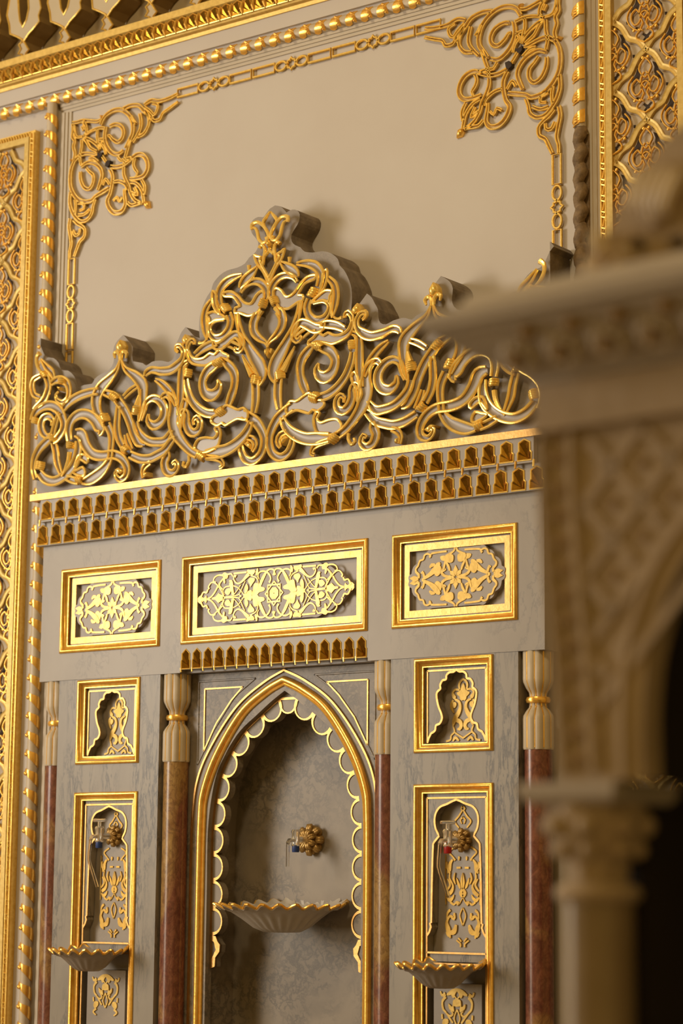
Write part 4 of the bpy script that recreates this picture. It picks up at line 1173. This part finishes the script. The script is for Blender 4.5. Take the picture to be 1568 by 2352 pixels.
# ================================================================ taps on flower bosses
def tap(cx, yb, cz, R, cap, label, big, handle):
    root = empty('water_tap', (cx, yb, cz), label, 'tap')
    b = MB(); np_ = 8
    b.lathe([(0.0, -0.0), (0, 0)], (cx, yb, cz), 6)
    b.v = []; b.f = []; b.m = []
    def disc(r, y, th, lob, ph):
        N = 64; vs = [(cx, y - th, cz)]; fs = []
        rings = [(0.45, 1.0), (0.78, 0.95), (1.0, 0.45), (0.97, 0.0)]
        for q, h in rings:
            for k in range(N):
                a = 2 * PI * k / N; m = abs(math.cos((a + ph) * lob / 2)); rr = r * q * (0.80 + 0.20 * m ** 0.6) if q > .5 else r * q
                vs.append((cx + rr * math.cos(a), y - th * h * (0.7 + 0.3 * m), cz + rr * math.sin(a)))
        fs += [(0, 1 + (k + 1) % N, 1 + k) for k in range(N)]
        for i in range(3):
            for k in range(N): fs.append((1 + i * N + k, 1 + i * N + (k + 1) % N, 1 + (i + 1) * N + (k + 1) % N, 1 + (i + 1) * N + k))
        b.add(vs, fs)
    disc(R, yb, R * 0.42, np_, 0); disc(R * 0.70, yb - R * 0.30, R * 0.42, np_, PI / np_)
    for lay, (ro, rad, yy, ph) in enumerate(((1.0, 0.235, 0.22, 0.0), (0.66, 0.17, 0.62, PI / np_))):
        for k in range(np_):
            a = 2 * PI * k / np_ + ph; ca, sa = math.cos(a), math.sin(a)
            for q in (-1, 1):
                b.tube([(cx + R * (ro * f * ca - q * .075 * sa), yb - R * (yy + h), cz + R * (ro * f * sa + q * .075 * ca)) for f, h in ((0.15, .18), (0.45, .20), (0.75, .24), (0.95, .16), (1.03, .02))], [R * rad * g for g in (.35, .55, .78, .72, .25)], 7)
    b.build('flower_boss', M_BROWN, root, ang=60)
    ys = yb - R * 0.6
    b = MB(); b.tube([(cx, ys + R * .3, cz), (cx, ys - 0.025, cz), (cx, ys - 0.052, cz)], [0.011, 0.011, 0.009], 14)
    b.lathe([(0.0, 0.030), (0.012, 0.030), (0.015, 0.024), (0.0125, 0.016), (0.0125, -0.014), (0.0145, -0.018), (0.012, -0.021), (0, -0.021)], (cx, ys - 0.060, cz), 20)
    b.tube([(cx, ys - 0.07, cz - 0.002), (cx, ys - 0.094, cz - 0.004), (cx, ys - 0.100, cz - 0.014)], 0.0065, 10)
    b.build('valve', M_CLEAR, root)
    if handle:
        b = MB(); b.tube([(cx, ys - 0.060, cz + 0.029), (cx, ys - 0.060, cz + 0.046)], 0.006, 10)
        b.tube([(cx - 0.022, ys - 0.064, cz + 0.049), (cx + 0.022, ys - 0.056, cz + 0.049)], 0.0055, 10); b.build('handle', M_CLEAR, root)
    b = MB(); b.lathe([(0, -0.020), (0.0115, -0.020), (0.0115, -0.038), (0.010, -0.040), (0, -0.040)], (cx, ys - 0.060, cz), 20); b.build('cap', cap, root)
    yh = ys - 0.100
    if big: P = [(cx, yh, cz - 0.008), (cx, yh, cz - 0.03), (cx, yh, cz - 0.085)]
    else: P = spline([(cx, yh, cz - 0.006), (cx - 0.002, yh - 0.001, cz - 0.04), (cx - 0.004, yh - 0.002, cz - 0.078), (cx + 0.006, yh + 0.006, cz - 0.115), (cx + 0.022, yh + 0.014, cz - 0.165)], step=0.01)
    b = MB(); b.tube(P, 0.0052, 12); b.build('hose', M_HOSE, root)
tap(0.0, 0.2245, 1.748, 0.047, M_BLUE, 'tap with blue cap and clear hose on a flower boss in the arched niche', True, False)
tap(-0.684, 0.0545, 1.760, 0.033, M_BLUE, 'blue-capped clear tap on a flower boss in the left pilaster', False, True)
tap(0.684, 0.0545, 1.740, 0.033, M_REDP, 'red-capped clear tap on a flower boss in the right pilaster', False, True)
# ================================================================ blurred stone arcade close to the camera
FX, FY = 3.048, -3.3
ROT = math.radians(-4.0)
def froot(name, loc, label, cat, group=None):
    return empty(name, loc, label, cat, group)
def place(o):      # turn a finished thing about the arcade's corner
    p = Vector(o.location) - Vector((FX, FY, 0)); c, s = math.cos(ROT), math.sin(ROT)
    o.location = (FX + p.x * c - p.y * s, FY + p.x * s + p.y * c, o.location.z); o.rotation_euler.z = ROT
AX, AH = 3.66, 0.475            # arch centre and half span
def intr():
    l = [(AX - AH, 1.72), (AX - AH, 1.80), (AX - AH + .012, 1.87), (AX - AH + .045, 1.945), (AX - AH + .105, 2.01), (AX - .30, 2.045), (AX - .15, 2.085), (AX, 2.11)]
    l = spline(l, step=0.01); return l + [(2 * AX - x, z) for x, z in l[::-1][1:]]
A = froot('stone_arch', (FX, FY, 1.72), 'carved brown stone arch with lattice spandrel, out of focus at the right border', 'arch')
X1 = 2 * AX - FX
IN = intr()
b = MB(); b.plate([(FX + .024, 1.72)] + IN + [(X1 - .024, 1.72), (X1 - .010, 1.90), (X1, 2.08), (X1, 2.178), (FX, 2.178), (FX, 2.08), (FX + .010, 1.90)], FY, FY + 0.035)
b.build('spandrel', M_FG, A, smooth=False)
b = MB(); b.box(FX - .002, X1 + .002, FY - 0.010, FY + .01, 2.128, 2.178); b.box(FX - .004, X1 + .004, FY - 0.016, FY + .01, 2.120, 2.130)
b.build('plain_band', M_FG, A, smooth=False)
b = MB()
e = [(FX + .004, 2.118), (FX + .004, 2.06), (FX + .012, 1.95), (FX + .022, 1.86), (FX + .030, 1.73)]; e = spline(e, step=.01)
for s, m in ((0, 1), (1, 1)):
    for off in (0.0, 0.042):
        q = [((x + off) if s == 0 else 2 * AX - x - off, FY - .004, z) for x, z in e]; b = MB(); b.tube(q, 0.0055, 6, 0); b.build('edge_bead', M_FGL, A)
for s in (0, 1):
    for k, (x, z) in enumerate(e[::3]):
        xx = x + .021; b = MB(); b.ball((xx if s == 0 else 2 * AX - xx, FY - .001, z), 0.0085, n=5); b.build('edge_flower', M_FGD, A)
b = MB(); ex = [(x, FY - .002, z) for x, z in [(AX + (x - AX) * 1.055, z + (0.012 if z > 1.8 else 0)) for x, z in IN]]; b.tube(ex, 0.006, 6)
b.build('arch_bead', M_FGL, A)
b = MB(); pad = [(FX + .058, 2.112), (AX, 2.125), (AX, 2.118)] 
arc_o = [(AX + (x - AX) * 1.09, z + .02) for x, z in IN]
def zarc(x):
    best = 1.72
    for (xa, za), (xb, zb) in zip(arc_o, arc_o[1:]):
        if (xa - x) * (xb - x) <= 0 and abs(xb - xa) > 1e-9: best = max(best, za + (zb - za) * (x - xa) / (xb - xa))
    return best
for s in (0, 1):
    b = MB()
    for sl in (1, -1):
        for k in range(-12, 13):
            seg = []
            for j in range(120):
                x = FX + .062 + j * .006; z = 2.112 - .082 * k + sl * (x - FX - .062) * 1.05
                if x < AX and z < 2.112 and z > zarc(x) + .004 and z > 1.76: seg.append((x if s == 0 else 2 * AX - x, z))
            if len(seg) > 1: b.ribbon(seg, [0.0060] * len(seg), FY - .005, FY + .002, 0, 0)
    b.build('lattice', M_FG, A, smooth=False)
for s in (0, 1):
    for i in range(14):
        for j in range(14):
            x = FX + .062 + i * .0781; z = 2.112 - .041 - j * .082
            for dx, dz in ((0, 0), (.039, -.041)):
                xx, zz = x + dx, z + dz
                if xx < AX and zz > zarc(xx) + .012 and zz > 1.77 and zz < 2.10 and xx > FX + .07:
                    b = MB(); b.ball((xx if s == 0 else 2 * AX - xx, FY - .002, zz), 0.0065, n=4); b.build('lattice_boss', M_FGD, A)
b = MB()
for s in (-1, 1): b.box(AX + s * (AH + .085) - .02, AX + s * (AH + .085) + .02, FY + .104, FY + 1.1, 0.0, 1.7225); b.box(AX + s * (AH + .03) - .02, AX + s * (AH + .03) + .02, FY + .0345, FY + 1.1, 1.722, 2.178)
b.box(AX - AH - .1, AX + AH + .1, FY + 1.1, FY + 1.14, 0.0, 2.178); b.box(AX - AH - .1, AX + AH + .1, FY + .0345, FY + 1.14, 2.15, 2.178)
b.build('shade_painted_interior', M_FGK, A, smooth=False)  # walls coloured near-black in place of the opening's shade
b = MB(); b.box(X1 - .11, X1 - .02, FY + .01, FY + .10, 0.0, 1.722); b.build('pier', M_FG, A, smooth=False)
place(A)

C_ = froot('stone_cornice', (FX, FY, 2.178), 'brown stone cornice with a row of rosettes on its hollow, out of focus at the right', 'cornice')
prof = [(0.0, 2.1785), (0.010, 2.180), (0.012, 2.186), (0.022, 2.192), (0.045, 2.204), (0.066, 2.218), (0.080, 2.230), (0.088, 2.232), (0.090, 2.238), (0.100, 2.240), (0.102, 2.256), (0.092, 2.262), (0.070, 2.268), (0.060, 2.285), (-0.1, 2.286)]
b = MB(); vs = []
for d, z in prof: vs += [(FX - d, FY + .24 + d, z), (FX - d, FY - d, z), (X1 + d, FY - d, z), (X1 + d, FY + .24 + d, z)]
fs = []
for i in range(len(prof) - 1):
    for k in range(4): fs.append((i * 4 + k, i * 4 + (k + 1) % 4, (i + 1) * 4 + (k + 1) % 4, (i + 1) * 4 + k))
fs += [(0, 3, 2, 1), tuple(len(prof) * 4 - 4 + k for k in range(4))]
b.add(vs, fs); b.build('moulding', M_FGG, C_, smooth=False)
proto = None; n = int((X1 - FX) / 0.062)
for i in range(n):
    x = FX + 0.005 + i * 0.062
    if i == 0:
        g = MB(); y0, z0 = FY - 0.048, 2.203
        for k in range(10):
            a = 2 * PI * k / 10; u = .0175 * math.cos(a); v = .0175 * math.sin(a)
            g.ball((x + u, y0 - v * .75, z0 + v * .62), .0070, n=5)
        proto = g.build('rosette', M_FGP, C_)
        g = MB(); g.ball((x, y0 - .006, z0 - .004), .009, n=5); ey = g.build('rosette_eye', M_FGD, proto)
    else:
        o = copy_tree(proto, C_); o.location.x += 0.062 * i
b = MB()
for i in range(n): b.ball((FX + 0.036 + i * .062, FY - .075, 2.224), .011, n=5)
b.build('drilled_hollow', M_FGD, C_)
place(C_)

def atl(px, py, v):
    """local (u, z) on the arcade's own plane at depth v seen at a photo position; used to measure its carving"""
    d = RT * ((px - W_PX / 2) / FPX) + DN * ((py - H_PX / 2) / FPX) + FW
    c, s = math.cos(-ROT), math.sin(-ROT); q = CAM - Vector((FX, FY, 0))
    lq = Vector((q.x * c - q.y * s, q.x * s + q.y * c, q.z)); ld = Vector((d.x * c - d.y * s, d.x * s + d.y * c, d.z))
    t = (v - lq.y) / ld.y; p = lq + ld * t
    return (FX + p.x, p.z)
def cresting():
    o = froot('carved_cresting', (FX + .1, FY - .02, 2.286), 'blurred stone cresting with pale fan leaf and pierced holes on top of the cornice', 'cresting')
    T = lambda l, v: [atl(x, y, v) for x, y in l]
    body = [(1338, 655), (1336, 600), (1350, 590), (1362, 560), (1385, 545), (1405, 520), (1415, 480), (1440, 440), (1490, 370), (1540, 305), (1580, 275), (1660, 300), (1700, 420), (1700, 655)]
    h1 = [(1440, 560), (1452, 545), (1475, 548), (1488, 568), (1472, 582), (1450, 578)]; h2 = [(1532, 555), (1548, 540), (1572, 545), (1580, 562), (1560, 572), (1540, 570)]
    b = MB(); b.plate(T(body, -.03), FY - .03, FY + .02, [T(h1, -.03), T(h2, -.03)]); b.build('pierced_body', M_FG, o, smooth=False)
    b = MB(); b.plate(T(body, 0)[:1] + T(body, 0)[3:], FY + .02, FY + .03); b.build('backing', M_FGK, o, smooth=False)  # near-black sheet: the shade in the holes is put into its colour
    for k in range(6):
        x = 1448 + k * 16; b = MB()
        P = [atl(x + 8, 505 - 6 * abs(k - 3), -.04), atl(x + 2, 470, -.05), atl(x + 4 + 2 * k, 425, -.055), atl(x + 10 + 3 * k, 385, -.05)]
        b.tube([(p[0], FY - .045 - .008 * (i in (1, 2)), p[1]) for i, p in enumerate(P)], [.003, .0055, .0058, .003], 7); b.build('fan_rib', M_FGW, o)
    b = MB(); q = T([(1452, 500), (1445, 450), (1470, 395), (1520, 370), (1550, 400), (1535, 490), (1492, 525)], -.04); b.plate(q, FY - .042, FY - .025); b.build('fan_leaf', M_FGL, o, smooth=False)
    for l in ([(1352, 535), (1368, 530), (1384, 555), (1386, 585), (1372, 592), (1362, 570)], [(1338, 600), (1350, 590), (1372, 612), (1378, 632), (1352, 635)], [(1400, 620), (1415, 600), (1428, 590), (1432, 612), (1418, 630)], [(1425, 575), (1440, 565), (1445, 585), (1430, 595)]):
        b = MB(); b.dome(T(l, -.05), FY - .05, .012, yb=FY - .02); b.build('pale_petal', M_FGW, o)
    place(o)
M_FGW = plain('petal_stone_pale', (0.74, 0.63, 0.50), (0.66, 0.55, 0.42), 20, 0.5)  # palest stone tone, for fan ribs and petals
cresting()

def stone_column(cx, label):
    root = froot('stone_column', (cx, FY + .06, 0), label, 'column')
    cy = FY + .06
    b = MB(); b.lathe([(0, 0), (.06, 0), (.06, .05), (.045, .07), (.042, .10), (.0405, 1.585), (0, 1.585)], (cx, cy, 0), 40); b.build('shaft', M_FGC, root)
    b = MB(); b.lathe([(.036, 1.584), (.046, 1.588), (.050, 1.596), (.046, 1.604), (.036, 1.608)], (cx, cy, 0), 40); b.build('neck_ring', M_FGL, root)
    b = MB(); b.lathe([(.034, 1.606), (.036, 1.630), (.044, 1.645), (.052, 1.655), (.054, 1.672), (.057, 1.690), (.054, 1.697), (0, 1.697)], (cx, cy, 0), 64, 0, lambda r, z, a: (r * (.92 + .10 * abs(math.cos(a * 4))), z))
    for k in range(8):
        a = PI / 4 * k + PI / 8; b.ball((cx + .053 * math.cos(a), cy + .053 * math.sin(a), 1.672), .014, n=6); b.ball((cx + .046 * math.cos(a), cy + .046 * math.sin(a), 1.645), .011, n=5)
    b.build('capital', M_FG, root, ang=60)
    b = MB(); vs = []
    for r, z in ((.058, 1.696), (.064, 1.702), (.066, 1.710), (.066, 1.7195)): vs += [(cx + sx * r, cy + sy * r, z) for sx, sy in ((-1, -1), (1, -1), (1, 1), (-1, 1))]
    fs = [(i * 4 + k, i * 4 + (k + 1) % 4, i * 4 + 4 + (k + 1) % 4, i * 4 + 4 + k) for i in range(3) for k in range(4)] + [(3, 2, 1, 0), (12, 13, 14, 15)]
    b.add(vs, fs); b.build('abacus', M_FGG, root, smooth=False)
    place(root)
M_FGC = plain('polished_stone_shaft', (0.30, 0.225, 0.145), (0.24, 0.175, 0.105), 10, 0.28)
stone_column(3.082, 'blurred pale stone column carrying the arch at the right border')

# ================================================================ light
w = bpy.data.worlds.new('room_glow'); sc.world = w; w.use_nodes = True
bg = w.node_tree.nodes['Background']; nt = w.node_tree
tc = nt.nodes.new('ShaderNodeTexCoord'); gr = nt.nodes.new('ShaderNodeTexGradient'); mp = nt.nodes.new('ShaderNodeMapping')
mp.inputs['Rotation'].default_value = (0, PI / 2, 0); nt.links.new(tc.outputs['Generated'], mp.inputs[0])
nz = nt.nodes.new('ShaderNodeTexNoise'); nz.inputs['Scale'].default_value = 2.2; nz.inputs['Detail'].default_value = 2; nt.links.new(tc.outputs['Generated'], nz.inputs['Vector'])
cr = nt.nodes.new('ShaderNodeValToRGB'); cr.color_ramp.elements[0].position = 0.36; cr.color_ramp.elements[0].color = (0.085, 0.048, 0.011, 1)
cr.color_ramp.elements[1].position = 0.60; cr.color_ramp.elements[1].color = (0.66, 0.41, 0.11, 1)
e3 = cr.color_ramp.elements.new(0.72); e3.color = (1.5, 1.10, 0.52, 1)
nt.links.new(nz.outputs[0], cr.inputs[0]); nt.links.new(cr.outputs[0], bg.inputs[0]); bg.inputs[1].default_value = 0.88
def area(name, loc, target, size, power, col, sy=None):
    l = bpy.data.lights.new(name, 'AREA'); l.shape = 'RECTANGLE'; l.size = size; l.size_y = sy or size; l.energy = power; l.color = col
    o = bpy.data.objects.new(name, l); COL.objects.link(o); o.location = loc
    o.rotation_euler = (Vector(target) - Vector(loc)).to_track_quat('-Z', 'Y').to_euler()
area('window_light', (-4.4, -5.0, 3.5), (0, 0, 2.9), 1.7, 225, (1.0, 0.93, 0.84), 2.6)
area('window_light_low', (-3.6, -5.2, 1.6), (0, 0, 3.2), 1.2, 55, (1.0, 0.86, 0.66), 1.6)
area('lamp_light', (1.6, -3.6, 5.6), (0, 0, 3.2), 0.6, 60, (1.0, 0.80, 0.52))
sc.view_settings.view_transform = 'Standard'; sc.view_settings.look = 'None'; sc.view_settings.exposure = 0.0; sc.view_settings.gamma = 1.0
